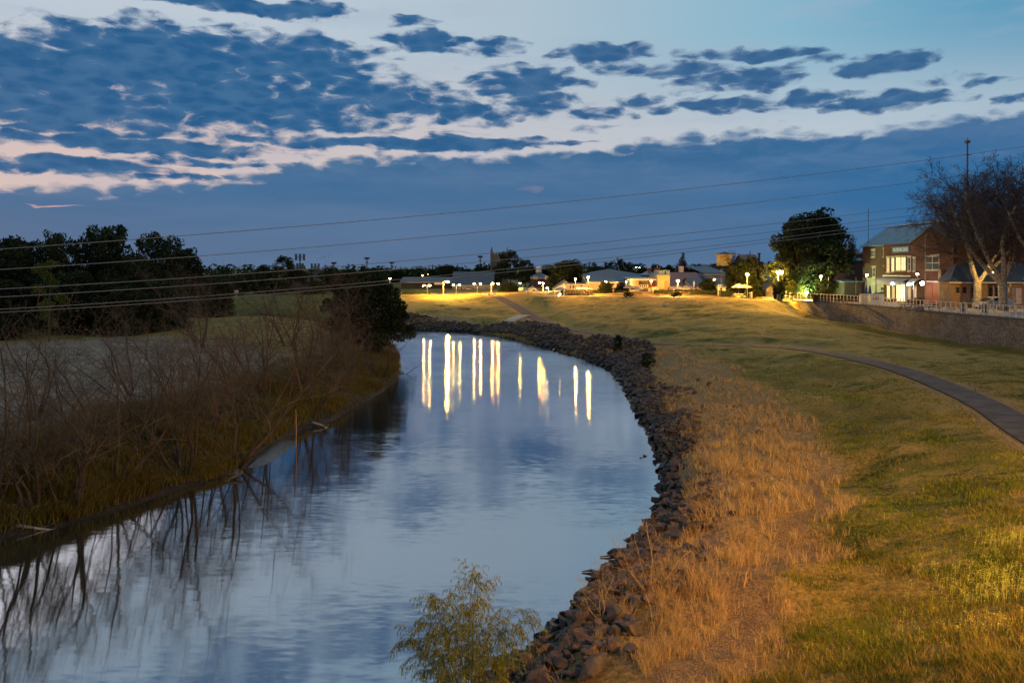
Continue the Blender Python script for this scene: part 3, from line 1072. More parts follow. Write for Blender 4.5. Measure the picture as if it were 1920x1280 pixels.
def grassmat(name, stops, ns=1.1, trans=.25):
    if name in MATS: return MATS[name]
    m = bpy.data.materials.new(name); m.use_nodes = True
    k = NT(m.node_tree)
    g = k.n('ShaderNodeNewGeometry')
    pos = g.outputs['Position']
    n1 = k.noise(pos, ns, 4, .6)
    rp = g.outputs['Random Per Island']
    f = k.m('ADD', k.m('MULTIPLY', n1, .75), k.m('MULTIPLY', rp, .3))
    col = k.ramp(f, stops)
    df = k.n('ShaderNodeBsdfDiffuse'); k.put(df.inputs[0], col)
    tr = k.n('ShaderNodeBsdfTranslucent'); k.put(tr.inputs[0], col)
    mx = k.n('ShaderNodeMixShader'); mx.inputs[0].default_value = trans
    k.t.links.new(df.outputs[0], mx.inputs[1]); k.t.links.new(tr.outputs[0], mx.inputs[2])
    o = k.n('ShaderNodeOutputMaterial'); k.t.links.new(mx.outputs[0], o.inputs[0])
    MATS[name] = m
    return m


DRYM = grassmat('dry_grass', [(.3, (.17, .105, .045)), (.45, (.36, .24, .105)), (.6, (.48, .34, .16)), (.75, (.26, .175, .08))])
GREENM = grassmat('green_grass', [(.3, (.045, .058, .007)), (.45, (.11, .115, .015)), (.57, (.24, .18, .04)), (.7, (.36, .26, .08))], .55)
GREEN2M = grassmat('fresh_grass', [(.3, (.03, .055, .010)), (.45, (.080, .12, .010)), (.6, (.15, .18, .016)), (.75, (.24, .23, .035))], .7)
BRUSHM = grassmat('brush', [(.3, (.034, .030, .010)), (.45, (.10, .070, .022)), (.6, (.16, .13, .032)), (.75, (.06, .045, .018))], .6)


def scatter(n, a0, a1, r0, r1, r, pw=1.0):
    """points in a fan: azimuth a0..a1 degrees, radius r0..r1, thinning with distance"""
    az = np.radians(r.uniform(a0, a1, n))
    rr = r0 * (r1 / r0) ** (r.rand(n) ** pw)
    return rr * np.sin(az), rr * np.cos(az)


def build_grass():
    r = np.random.RandomState(3)
    # tufted dry grass of the right bank
    x, y = scatter(60000, -8, 40, 11, 150, r, 1.15)
    z = height(x, y, True)
    dry, dirt, field, mud, lush, left = masks(x, y, z)
    Q = np.stack([x, y], 1)
    dR = poly_dist(Q, RE2)
    clump = vnoise(x, y, .8, 21) + vnoise(x, y, .3, 22) * .8
    dp = poly_dist(Q, PATH2)
    p = dry * (1 - .93 * sstep(dirt, .4, .85)) * (dp > 2.4) * np.clip(.40 + clump * 2.4, .02, 1) * sstep(dR, .5, 1.5) * (x > -5)
    keep = (r.rand(len(x)) < p) & ~inside(Q, WATER_POLY)
    x, y, z, dR = x[keep], y[keep], z[keep], dR[keep]
    nb = 9
    n = len(x)
    d = np.hypot(x, y)
    jx = r.normal(0, .07, (n, nb)); jy = r.normal(0, .07, (n, nb))
    pos = np.stack([(x[:, None] + jx).ravel(), (y[:, None] + jy).ravel(), np.repeat(z - .03, nb)], 1)
    dd = np.repeat(d, nb)
    h = np.repeat(np.clip(.24 + .42 * (vnoise(x, y, 1.9, 31) + .35), .12, .75), nb)
    w = np.clip(dd * .00055, .010, .07)
    me = blades('dry_grass', pos, h, w, .55, DRYM, r)
    tag(link('dry_grass', me), 'tall straw coloured dry grass on the bench above the rocks', 'grass', kind='stuff')
    print('dry blades', len(pos))
    # short grass of the slopes
    x, y = scatter(170000, -3, 36, 10.5, 75, r, 1.25)
    z = height(x, y, True)
    dry, dirt, field, mud, lush, left = masks(x, y, z)
    Q = np.stack([x, y], 1)
    dR = poly_dist(Q, RE2); dp = poly_dist(Q, PATH2)
    p = (1 - dry * .8) * (1 - dirt) * (dp > 1.02 + .5 * r.rand(len(x))) * (dR > 2.5) * np.clip(.65 + 1.6 * vnoise(x, y, .7, 41), .1, 1)
    ins = inside(Q, PLAZA)
    keep = (r.rand(len(x)) < p) & ~ins & ~inside(Q, WATER_POLY)
    x, y, z = x[keep], y[keep], z[keep]
    nb = 3
    pos = np.stack([(x[:, None] + r.normal(0, .05, (len(x), nb))).ravel(), (y[:, None] + r.normal(0, .05, (len(x), nb))).ravel(), np.repeat(z - .02, nb)], 1)
    d = np.hypot(pos[:, 0], pos[:, 1])
    h = .085 + .16 * np.clip(vnoise(pos[:, 0], pos[:, 1], 1.8, 51) + .25, 0, 1) * (d < 60)
    near = sstep(-d, -24, -14) * sstep(pos[:, 0], 5, 9)
    h = h + near * .10
    w = np.clip(d * .0006, .010, .06)
    lu = np.maximum(soft(pos[:, :2], GREENR, 2.0), soft(pos[:, :2], HOLLOW, 2.0))
    gsel = r.rand(len(pos)) < lu * np.clip(.5 + 1.3 * vnoise(pos[:, 0], pos[:, 1], 2.1, 81), 0, 1) + .04
    me = blades('lawn_grass', pos[~gsel], h[~gsel], w[~gsel], .7, GREENM, r)
    tag(link('lawn_grass', me), 'short yellowed grass covering the slope beside the path', 'grass', kind='stuff')
    me = blades('green_grass', pos[gsel], h[gsel] * 1.1, w[gsel], .7, GREEN2M, r)
    tag(link('green_grass', me), 'fresh green patches of grass in the hollow and at the lower right', 'grass', kind='stuff')
    print('lawn blades', len(pos))
    # yellow weed flowers lower right
    fx, fy = [], []
    for (px, py, sp, cnt) in [(1870, 1085, .62, 420), (1905, 1015, .5, 200), (1800, 1075, .6, 90), (1890, 1190, .6, 110), (1720, 1180, .9, 40), (1600, 1010, 1.3, 30)]:
        c = G(px, py)
        fx.append(r.normal(c.x, sp, cnt)); fy.append(r.normal(c.y, sp * 1.1, cnt))
    x = np.concatenate(fx); y = np.concatenate(fy); z = height(x, y)
    hh = r.uniform(.14, .30, len(x))
    V, T = [], []
    stem_pos = np.stack([x, y, z], 1)
    k = 0
    for i in range(len(x)):
        for q in range(5):
            c = np.array([x[i] + r.normal(0, .035), y[i] + r.normal(0, .035), z[i] + hh[i] + r.uniform(-.09, .03)])
            a = r.uniform(0, 6.28); s = r.uniform(.005, .010)
            u = np.array([math.cos(a), math.sin(a), r.uniform(-.4, .4)]) * s; v = np.array([-math.sin(a), math.cos(a), r.uniform(-.6, .6)]) * s
            V += [c - u - v, c + u - v, c + u + v, c - u + v]; T.append((k, k + 1, k + 2, k + 3)); k += 4
        s = .0015
        V += [(x[i] - s, y[i], z[i]), (x[i] + s, y[i], z[i]), (x[i] + s + .02, y[i], z[i] + hh[i]), (x[i] - s + .02, y[i], z[i] + hh[i])]
        T.append((k, k + 1, k + 2, k + 3)); k += 4
    fm = mat('weed_flower', (.55, .56, .08), (.35, .42, .07), 3, .8, trans=.3)
    tag(link('wildflowers', np_mesh('wildflowers', V, T, fm)), 'pale yellow flowering weeds in the grass at the lower right', 'flowers', kind='stuff')
    # brush along the left bank
    L = spline([Vector(p) for p in LE[:30]], 5)
    Lx = np.array([[p.x, p.y] for p in L])
    n = 30000
    i = r.randint(0, len(Lx) - 1, n)
    seg = Lx[i + 1] - Lx[i]; sl = np.hypot(*seg.T)[:, None] + 1e-9
    nrm = np.stack([-seg[:, 1], seg[:, 0]], 1) / sl
    off = .25 + np.abs(r.normal(0, 3.6, n))
    q = Lx[i] + seg * r.rand(n)[:, None] + nrm * off[:, None]
    ok = ~inside(q, WATER_POLY) & (r.rand(n) < np.clip(.75 + 1.8 * vnoise(q[:, 0], q[:, 1], 1.7, 61), .1, 1)) & (q[:, 1] > 15)
    q = q[ok]; off = off[ok]
    z = height(q[:, 0], q[:, 1])
    nb = 7
    pos = np.stack([(q[:, :1] + r.normal(0, .12, (len(q), nb))).ravel(), (q[:, 1:] + r.normal(0, .12, (len(q), nb))).ravel(), np.repeat(z - .04, nb)], 1)
    hh = np.repeat(np.clip(.30 + .75 * (vnoise(q[:, 0], q[:, 1], 2.6, 71) + .2), .15, .85), nb)
    me = blades('undergrowth', pos, hh, .03, .6, BRUSHM, r)
    tag(link('undergrowth', me), 'dark brown and olive undergrowth covering the left river bank', 'undergrowth', kind='stuff')


build_grass()


def build_gravel():
    r = np.random.RandomState(17)
    x, y = scatter(60000, 5, 32, 13, 45, r, 1.0)
    z = height(x, y)
    dirt = masks(x, y, z)[1]
    ok = (r.rand(len(x)) < sstep(dirt, .5, .95) * .35)
    x, y, z = x[ok][:6000], y[ok][:6000], z[ok][:6000]
    me = ROCKS[3]
    v = np.empty(len(me.vertices) * 3, np.float32); me.vertices.foreach_get('co', v); v = v.reshape(-1, 3)
    f = np.array([p.vertices[:] for p in me.polygons])
    n = len(x)
    s = .022 + .05 * r.rand(n) ** 3
    a = r.uniform(0, 6.28, n)
    ca, sa = np.cos(a), np.sin(a)
    V = np.stack([(v[None, :, 0] * ca[:, None] - v[None, :, 1] * sa[:, None]) * s[:, None] + x[:, None], (v[None, :, 0] * sa[:, None] + v[None, :, 1] * ca[:, None]) * s[:, None] + y[:, None], v[None, :, 2] * s[:, None] + z[:, None]], -1).reshape(-1, 3)
    Fc = (f[None] + np.arange(n)[:, None, None] * len(v)).reshape(-1, 3)
    gm = mat('gravel', (.09, .06, .042), (.32, .23, .15), 9, .9)
    tag(link('gravel', np_mesh('gravel', V, Fc, gm)), 'loose gravel scattered on the worn dirt track', 'gravel', kind='stuff')


build_gravel()

# ------------------------------------------------------------------ trees
def grow(r, p, d, L, rad, lev, maxlev, out, cfg):
    """recursive limb; out gets (points, radii, level)"""
    n = cfg['seg'][lev]
    pts = [p.copy()]; rs = [rad]
    end = rad * cfg['taper'][lev]
    dirs = [d]
    for i in range(n):
        j = cfg['wob'][lev]
        d = (d + Vector((r.gauss(0, j), r.gauss(0, j), r.gauss(0, j) + cfg['up'][lev]))).normalized()
        p = p + d * (L / n)
        pts.append(p); dirs.append(d)
        rs.append(rad + (end - rad) * (i + 1) / n)
    out.append((pts, rs, lev))
    if lev >= maxlev:
        return
    nk = cfg['kids'][lev]
    nk = r.randint(nk[0], nk[1])
    a0 = r.uniform(0, 6.28)
    for c in range(nk):
        t = cfg['start'][lev] + (1 - cfg['start'][lev]) * (c + r.random() * .8) / nk
        t = min(t, .999)
        i = int(t * n); f = t * n - i
        q = pts[i].lerp(pts[min(i + 1, n)], f)
        rr = rs[i] + (rs[min(i + 1, n)] - rs[i]) * f
        dd = dirs[min(i + 1, n)]
        u = dd.orthogonal().normalized(); w = dd.cross(u)
        a = a0 + c * 2.4 + r.uniform(-.4, .4)
        ang_ = math.radians(r.uniform(*cfg['ang'][lev]))
        nd = (dd * math.cos(ang_) + (u * math.cos(a) + w * math.sin(a)) * math.sin(ang_)).normalized()
        grow(r, q, nd, L * r.uniform(*cfg['len'][lev]) * (1 - .35 * t), max(rr * cfg['rad'][lev], cfg['minr']), lev + 1, maxlev, out, cfg)


def limbs_mesh(name, limbs, m, nmap=(8, 6, 4, 3, 3, 3)):
    mb = MB()
    for pts, rs, lev in limbs:
        mb.tube(pts, rs, nmap[min(lev, len(nmap) - 1)], cap=lev < 1)
    return mb.mesh(name, m, smooth=True)


def leaf_quads(r, C_, rad, n, size, flat=.8):
    """n leaf-sized faces scattered round centres C_ (k,3) with radii rad (k,)"""
    C_ = np.asarray(C_, float); rad = np.asarray(rad, float)
    wts = rad ** 2; wts = wts / wts.sum()
    i = r.choice(len(C_), n, p=wts)
    v = r.normal(0, 1, (n, 3)); v /= np.linalg.norm(v, axis=1)[:, None]
    rr = rad[i] * r.uniform(.45, 1.05, n) ** .5
    p = C_[i] + v * rr[:, None] * np.array([1, 1, flat])
    u = r.normal(0, 1, (n, 3)); u /= np.linalg.norm(u, axis=1)[:, None]
    w = np.cross(u, r.normal(0, 1, (n, 3))); w /= np.linalg.norm(w, axis=1)[:, None]
    s = size * r.uniform(.6, 1.5, n)[:, None]
    V = np.stack([p - u * s, p + w * s * .45, p + u * s, p - w * s * .45], 1).reshape(-1, 3)
    T = np.arange(n * 4).reshape(-1, 4)
    return V, T


LEAFM = {}


def leafmat(name, a, b):
    return grassmat(name, [(.3, tuple(q * .55 for q in a)), (.5, a), (.72, b)], .35, .2)


EVG = leafmat('evergreen_leaves', (.018, .026, .014), (.050, .062, .030))
OLV = leafmat('olive_leaves', (.055, .070, .018), (.13, .14, .035))
OAK = leafmat('sheoak_needles', (.016, .026, .014), (.036, .050, .026))
WIL = leafmat('willow_leaves', (.15, .16, .022), (.32, .28, .05))
BARK = mat('bark', (.10, .075, .060), (.055, .042, .036), 6, .95, .01, 25)
DEADB = mat('dead_bark', (.070, .047, .034), (.034, .024, .018), 3, .95)
TWIGM = mat('twigs', (.118, .080, .058), (.060, .041, .030), .8, .95)
PLANE = mat('plane_bark', (.36, .31, .22), (.19, .155, .11), 4.5, .8, .01, 15, lo=.42, hi=.6)
PTWIG = mat('plane_twigs', (.075, .052, .044), (.045, .034, .032), .6, .95)


def bare_proto(seed, kind):
    r = random.Random(seed)
    out = []
    if kind == 'plane':
        cfg = dict(seg=[3, 6, 5, 4, 3, 2], taper=[.85, .45, .35, .3, .3, .4], wob=[.03, .10, .14, .18, .2, .2], up=[.02, .06, .05, .04, .03, .02], kids=[(4, 4), (9, 10), (8, 9), (7, 8), (4, 6)], start=[.8, .25, .15, .15, .15],
                   ang=[(16, 34), (32, 62), (30, 60), (30, 60), (30, 60)], len=[(4.0, 4.8), (.5, .72), (.48, .66), (.42, .6), (.45, .7)], rad=[.62, .48, .5, .5, .6], minr=.016)
        grow(r, Vector((0, 0, -.2)), Vector((.05, 0, 1)), 3.6, .46, 0, 5, out, cfg)
    elif kind == 'crown':     # round far winter tree
        cfg = dict(seg=[3, 5, 4, 3, 2], taper=[.8, .4, .35, .4, .4], wob=[.03, .1, .15, .2, .2], up=[.02, .08, .06, .05, .02], kids=[(5, 6), (6, 7), (5, 6), (4, 5)], start=[.5, .25, .2, .2],
                   ang=[(20, 45), (25, 50), (30, 60), (30, 60)], len=[(1.4, 1.9), (.5, .7), (.5, .7), (.5, .7)], rad=[.5, .5, .5, .6], minr=.03)
        grow(r, Vector((0, 0, -.2)), Vector((0, 0, 1)), 3.5, .3, 0, 4, out, cfg)
    else:                      # many-stemmed riverside scrub tree
        cfg = dict(seg=[7, 5, 4, 3], taper=[.3, .3, .35, .5], wob=[.13, .2, .22, .2], up=[.035, .045, .05, .03], kids=[(6, 7), (5, 7), (5, 7)], start=[.28, .15, .1],
                   ang=[(30, 65), (30, 70), (30, 70)], len=[(.42, .66), (.42, .62), (.4, .6)], rad=[.5, .5, .6], minr=.005)
        for i in range(r.randint(5, 7)):
            a = r.uniform(0, 6.28); t = r.uniform(.1, .8)
            grow(r, Vector((math.cos(a) * .25, math.sin(a) * .25, -.15)), Vector((math.cos(a) * t, math.sin(a) * t, 1)).normalized(), r.uniform(3.8, 6.2), r.uniform(.025, .08), 0, 3, out, cfg)
    return out


def make_bare(name, seed, kind, m1, m2, split):
    limbs = bare_proto(seed, kind)
    root = thing(name, 'x', 'tree')
    link('trunk', limbs_mesh('trunk', [l for l in limbs if l[2] < split], m1, (10, 7, 5, 4)), root)
    link('crown', limbs_mesh('crown', [l for l in limbs if l[2] >= split], m2, (5, 5, 4, 3, 3, 3)), root)
    return root


def place(proto, used, loc, sc, rz, label, group, cat='tree'):
    if proto not in used:
        used.add(proto); o = proto
    else:
        o = copy_tree(proto)
    o.location = loc; o.scale = sc if hasattr(sc, '__len__') else (sc, sc, sc); o.rotation_euler = (0, 0, rz)
    tag(o, label, cat, group)
    return o


USED = set()
scrub = [make_bare('bare_tree', 40 + i, 'scrub', DEADB, TWIGM, 1) for i in range(5)]
LB = [  # base pixel, height scale, description
    ((-30, 985), 1.15, 'bare brown tree cut by the left edge of the picture, nearest the camera'),
    ((52, 958), 1.10, 'bare tree with two tall thin upright stems on the near left bank'),
    ((130, 955), 1.05, 'bare many stemmed tree low on the bank beside the two thin upright stems'),
    ((215, 905), 1.0, 'bare leaning tree over ochre brush on the left bank'),
    ((190, 820), 1.05, 'bare forked tree standing back in front of the grey field'),
    ((275, 850), .85, 'low bare tree among dark brush on the left bank'),
    ((345, 888), 1.15, 'bare vase shaped tree on the mud ledge at the waterline'),
    ((395, 800), 1.0, 'bare spreading tree behind the vase shaped one'),
    ((440, 870), 1.2, 'bare tree leaning right out over the pale mud shelf'),
    ((330, 760), .9, 'small bare tree at the edge of the grey field'),
    ((500, 800), 1.15, 'bare tree with a thick crooked stem above the marker stake'),
    ((480, 735), 1.15, 'bare tree rising in the middle of the left thicket'),
    ((560, 725), 1.12, 'tallest bare tree of the thicket, with a straight dark trunk'),
    ((590, 770), 1.0, 'bare reddish tree just above the fallen branches'),
    ((640, 735), 1.0, 'bare tree over the greenish brush near the point'),
    ((665, 700), 1.1, 'bare rounded tree in front of the dark she-oak'),
    ((715, 705), .85, 'small bare tree at the tip of the point'),
    ((60, 790), .9, 'bare tree at the left with the pale field behind it'),
    ((610, 690), 1.0, 'bare grey tree left of the dark she-oak foot'),
    ((430, 700), .95, 'bare tree on the far edge of the left thicket'),
    ((250, 735), .8, 'lone small bare tree standing on the grey field'),
    ((540, 650), 1.2, 'bare tree near the back channel behind the thicket'),
]
for i, ((px, py), s, lab) in enumerate(LB):
    g = G(px, py)
    s *= 1.03
    place(scrub[i % 5], USED, (g.x, g.y, H(g.x, g.y)), (s * (1 + .1 * math.sin(i)), s, s * (1 + .12 * math.cos(i * 2.1))), i * 1.3, lab, 'bare trees along the left bank')
# big bare bush in front of the evergreens
bigbare = make_bare('bare_tree', 77, 'scrub', DEADB, TWIGM, 1)
g = G(375, 640)
place(bigbare, USED, (X(375, 74), 74, 2.8), 1.3, .4, 'large tangled reddish bare tree in front of the dark evergreens', 'bare trees along the left bank')
# dry shrubs on the right bank
shrubp = make_bare('dry_shrub', 91, 'scrub', DRYM, DRYM, 1)
for (px, py), s, lab in [((1360, 905), .24, 'bare straw coloured shrub on the slope above the rocks'), ((1215, 1120), .3, 'tangled bare shrub growing among the lower rocks'), ((1320, 975), .2, 'small dead shrub between rocks and dry grass'), ((1130, 1170), .22, 'thin dead shrub nearest the water between the boulders'), ((1300, 820), .2, 'small dead weed clump half way up the rocks at mid bank'), ((1262, 760), .22, 'dead weed clump on the rocks level with the far end of the trail'), ((1395, 1010), .16, 'dry weed clump beside the worn trail'), ((1230, 1175), .2, 'dry weed clump where rocks meet straw grass at the lower bank'), ((1165, 640), .5, 'brown twiggy shrub far up the rocky bank')]:
    g = G(px, py)
    place(shrubp, USED, (g.x, g.y, H(g.x, g.y)), s, px * .1, lab, 'dead shrubs on the right bank', 'shrub')


def make_leafy(name, seed, m, lobes, n, leaf, h, trunk_r=.3, bark=BARK):
    """lobes: list of (x,y,z,r)"""
    root = thing(name, 'x', 'tree')
    r = np.random.RandomState(seed); rr = random.Random(seed)
    C_, rad = [], []
    for (x, y, z, q) in lobes:
        k = max(5, int(9 * q / 1.6))
        for _ in range(k):
            v = r.normal(0, 1, 3); v /= np.linalg.norm(v)
            C_.append(np.array([x, y, z]) + v * q * r.uniform(.45, .85) * np.array([1, 1, .8])); rad.append(q * r.uniform(.28, .5))
        C_.append(np.array([x, y, z])); rad.append(q * .7)
    V, T = leaf_quads(r, C_, rad, n, leaf)
    mb = MB()
    top = Vector((0, 0, h * .55))
    mb.tube([(0, 0, -.3), (.05 * h * .1, 0, h * .25), top], [trunk_r, trunk_r * .8, trunk_r * .5], 8)
    for (x, y, z, q) in lobes:
        s = Vector((0, 0, h * rr.uniform(.2, .45)))
        mb.tube([s, s.lerp(Vector((x, y, z)), .5) + Vector((0, 0, .2)), (x, y, z)], [trunk_r * .5, trunk_r * .3, trunk_r * .12], 5)
    link('trunk', mb.mesh('trunk', bark, smooth=True), root)
    link('crown', np_mesh('crown', V, T, m), root)
    return root


def lobes(seed, w, h, n, q, z0=.3):
    r = random.Random(seed)
    out = []
    for i in range(n):
        a = i * 2.4; t = (i + .5) / n
        z = h * (z0 + (1 - z0) * (t ** .8)) - q * .5
        rr = w * .5 * math.sqrt(max(.02, 1 - (2 * t - .9) ** 2 * .75)) - q * .35
        out.append((math.cos(a) * rr * r.uniform(.4, 1), math.sin(a) * rr * r.uniform(.4, 1), z, q * r.uniform(.75, 1.2)))
    return out


dense = [make_leafy('evergreen_tree', 10 + i, EVG, lobes(10 + i, 8.5, 10, 20, 1.9, .12), 16000, .19, 10) for i in range(3)]
loose = [make_leafy('gum_tree', 20 + i, EVG, lobes(20 + i, 8, 10, 17, 1.35, .3), 9000, .15, 10, .22) for i in range(2)]


def std(protos, i, px, py_top, d, z0, wpx, label, group, name=None, cat='tree'):
    """stand a 10 m prototype at distance d so that it reaches py_top and spans about wpx pixels"""
    h = Z(py_top, d) - z0
    w = wpx / F * d
    return place(protos[i % len(protos)], USED, (X(px, d), d, z0 - .1), (w / 8.5, w / 8.5, h / 10.0), i * 1.7, label, group, cat)


GL = 'dark evergreens along the left side of the field'
for i, (px, pt, d, w, pr, lab) in enumerate([
        (-60, 440, 84, 190, 0, 'dark evergreen running off the left edge of the picture'),
        (45, 436, 92, 150, 0, 'broad dark evergreen second from the left edge'),
        (105, 428, 96, 90, 1, 'loose gum tree with bluish sky gaps beside the broad evergreen'),
        (195, 418, 100, 135, 0, 'tallest domed dark evergreen with a pointed top'),
        (255, 470, 92, 110, 0, 'shorter dark evergreen under the tallest dome'),
        (300, 432, 104, 130, 1, 'open crowned gum tree with ragged top right of the tallest dome'),
        (345, 462, 110, 95, 0, 'dark evergreen at the right end of the left wood'),
        (130, 500, 86, 120, 0, 'low dark evergreen behind the wire fence posts'),
        (215, 520, 84, 130, 0, 'low spreading evergreen above the paddock fence'),
        (15, 520, 80, 120, 0, 'low dark evergreen at the left above the field'),
        (310, 520, 90, 120, 0, 'low dark evergreen behind the tangled bare tree'),
        (400, 520, 118, 90, 0, 'small dark evergreen just past the end of the left wood')]):
    std(dense if pr == 0 else loose, i, px, pt, d, 2.9, w, lab, GL)
young = make_leafy('young_tree', 55, OLV, lobes(55, 4, 10, 9, 1.0, .2), 2600, .13, 10, .12)
place(young, USED, (X(92, 76), 76, 2.9), (.75, .75, .82), 0, 'slender yellow green young tree against the dark evergreens', None)
# she-oak on the point
oak_l = [(0, 0, 3.2, 2.0), (-1.6, .3, 2.4, 1.9), (1.6, 0, 2.6, 1.9), (.3, 0, 5.0, 1.7), (-1.3, 0, 4.3, 1.5), (1.9, .2, 4.3, 1.3), (2.5, -.2, 1.6, 1.3), (-2.4, 0, 3.6, 1.1), (.8, .2, 6.0, 1.1), (2.6, 0, 3.2, 1.0), (1.0, -.5, 1.2, 1.6), (-.6, 0, 1.4, 1.5)]
oak = make_leafy('sheoak_tree', 66, OAK, oak_l, 24000, .12, 7, .3)
place(oak, USED, (X(686, 84), 84, 1.2), (1.30, 1.25, 1.32), .2, 'dark drooping she-oak leaning over the water at the tip of the point', None)


# foreground willow
def willow(loc):
    root = thing('willow_shrub', 'feathery yellow green willow shrub growing from the rocks in the foreground', 'shrub', loc)
    r = random.Random(4); q = np.random.RandomState(4)
    cfg = dict(seg=[8, 6, 4], taper=[.25, .3, .5], wob=[.05, .10, .12], up=[-.01, -.20, -.42], kids=[(15, 18), (8, 10)], start=[.2, .1], ang=[(18, 48), (20, 50)], len=[(.28, .42), (.4, .6)], rad=[.45, .6], minr=.003)
    out = []
    for i in range(13):
        a = r.uniform(0, 6.28); t = r.uniform(.1, .75) * (.55 if math.cos(a) > .2 else 1)
        grow(r, Vector((math.cos(a) * .12, math.sin(a) * .1, 0)), Vector((math.cos(a) * t, math.sin(a) * t, 1)).normalized(), r.uniform(1.9, 3.0), r.uniform(.012, .02), 0, 2, out, cfg)
    stems = [o for o in out if o[2] < 1]
    link('stem', limbs_mesh('stem', stems, mat('willow_stem', (.10, .065, .035), (.07, .05, .03), 5)), root)
    link('twigs', limbs_mesh('twigs', [o for o in out if o[2] >= 1], mat('willow_twig', (.16, .13, .05), (.12, .10, .04), 5), (4, 3, 3)), root)
    V, T, k = [], [], 0
    for pts, rs, lev in out:
        if lev < 1:
            continue
        for a, b in zip(pts[:-1], pts[1:]):
            for _ in range(3 if lev == 2 else 2):
                p = a.lerp(b, r.random())
                d = ((b - a).normalized() * r.uniform(.1, .7) + Vector((r.gauss(0, .33), r.gauss(0, .33), r.gauss(-.75, .3)))).normalized()
                L = r.uniform(.06, .12); w = d.cross(Vector((r.gauss(0, 1), r.gauss(0, 1), r.gauss(0, 1)))).normalized() * .006
                V += [p, p + d * L * .5 + w, p + d * L, p + d * L * .5 - w]
                T.append((k, k + 1, k + 2, k + 3)); k += 4
    link('foliage', np_mesh('foliage', [tuple(v) for v in V], T, WIL), root)
    return root


g = P(882, 1325, .55)
wl = willow((g.x - .08, g.y, .5))
wl.scale = (.92, .86, .95)
# ------------------------------------------------------------------ lamps
SODIUM = (1.0, .42, .06)
WARM = (1.0, .55, .16)
WHITE = (1.0, .90, .72)
METAL = mat('post_metal', (.10, .10, .095), (.06, .06, .06), 3, .5)
PALEPOST = mat('pale_post', (.42, .38, .32), (.30, .27, .22), 2, .7)
LAMP_GAIN = 3.6


def lampmat(col, st):
    nm = 'lamp_light_%d_%d' % (int(col[1] * 100), int(st))
    return glow(nm, col, st * LAMP_GAIN)


def lamp(px, py, d, z0, label, col=WARM, st=500, arm=0.0, heads=None, r=.17, post=METAL, pr=.06, group='street lamps along the promenade', blocker=False):
    """post lamp: heads = list of (px,py); arm = sideways reach in m when the post stands apart"""
    heads = heads or [(px + 0, py)]
    xp = X(px, d)
    root = thing('street_lamp', label, 'street lamp', (xp, d, z0), group)
    tops = [(X(a, d), Z(b, d)) for a, b in heads]
    zt = max(t[1] for t in tops)
    mb = MB().lathe((xp, d, z0), [(pr * 2.2, 0), (pr * 2.0, .35), (pr * 1.1, .5), (pr, 1.2), (pr * .8, zt - z0 - .05)], 8)
    mb.build('post', post, root, True)
    for (x, z) in tops:
        if abs(x - xp) > .15:
            a = MB().tube([(xp, d, z - .12), (xp + (x - xp) * .6, d, z + .18), (x, d, z + .14)], .035, 5)
            a.build('arm', post, root)
        MB().lathe((x, d, z + .10), [(.03, .13), (.12, .1), (r * 1.25, 0), (r * 1.2, -.03)], 10).build('lamp_hood', post, root)
        if blocker:
            MB().box(x + .38, x + .42, d - 1.0, d + .5, z - .35, z + .3).build('added_light_blocker', post, root)  # plate added only to keep this lamp's light off the brick centre
        MB().ball((x, d, z), r, 2, .85).build('lamp_globe', lampmat(col, st), root, True)
    return root


T = 5.0
LG = 'street lamps along the promenade'
lamp(1079, 523, 148, T, 'twin posted lamp left of the three grey parasols', WARM, 900, r=.13)
lamp(1103, 520, 146, T, 'bright globe lamp directly above the three grey parasols', (1, .48, .08), 1300, r=.2)
lamp(1136, 528, 152, T, 'lamp glowing through the small round street tree', SODIUM, 350)
lamp(1174, 528.5, 155, T, 'lamp at the left end of the verandah building', WARM, 500, r=.13)
lamp(1221, 527, 152, T, 'lamp in front of the brick red balcony wall', SODIUM, 260)
lamp(1271, 526, 143, T, 'bright orange lamp above the pair of open blue grey parasols', (1, .42, .08), 1500, r=.22)
lamp(1352, 524, 150, T, 'lamp between the leafy shrub and the large round tree', WARM, 300, heads=[(1339, 524)])
lamp(1401, 514, 134, T, 'tall lamp on a double post in front of the large round tree', (1, .50, .07), 3200, r=.19)
lamp(1459, 510, 126, T, 'brightest sodium lamp by the end of the retaining wall', (1, .50, .06), 6500, r=.24, blocker=True)
lamp(1539, 518, 121, T, 'lamp hanging in the foliage edge of the largest tree', (1, .60, .18), 500, r=.17)
lamp(1625, 515.5, 117, T, 'lamp at the left corner of the brick centre above the blue parasols', (1, .6, .2), 60, r=.16)
lamp(1720, 513.5, 102, 5.15, 'lamp standing before the brick centre near its sign', (1, .5, .18), 25, r=.15)
lamp(1872, 511, 92, 5.25, 'lamp between the two plane tree trunks', (1, .6, .16), 420, heads=[(1860, 511)], r=.14)
for px, pt, pb, d, lab in [(1553, 519, 553, 121, 'thin unlit pole in front of the hedge'), (1605, 520, 560, 118, 'grey unlit pole by the dark lean-to'), (1642.5, 503, 565, 110, 'slim pole before the white menu panels'), (1735, 443, 572, 98, 'tall pale flagpole against the brick centre'), (1863, 535, 582, 88, 'short sign pole behind the small car'), (1887, 497, 584, 88, 'tall dark pole in front of the right plane trunk')]:
    z0 = float(zs(d))
    root = thing('pole', lab, 'pole', (X(px, d), d, z0))
    MB().lathe((X(px, d), d, z0), [(.11, 0), (.07, .6), (.05, Z(pt, d) - z0)], 8).build('shaft', PALEPOST if px in (1735, 1863) else METAL, root)
    MB().ball((X(px, d), d, Z(pt, d)), .08, 1).build('cap', METAL, root)
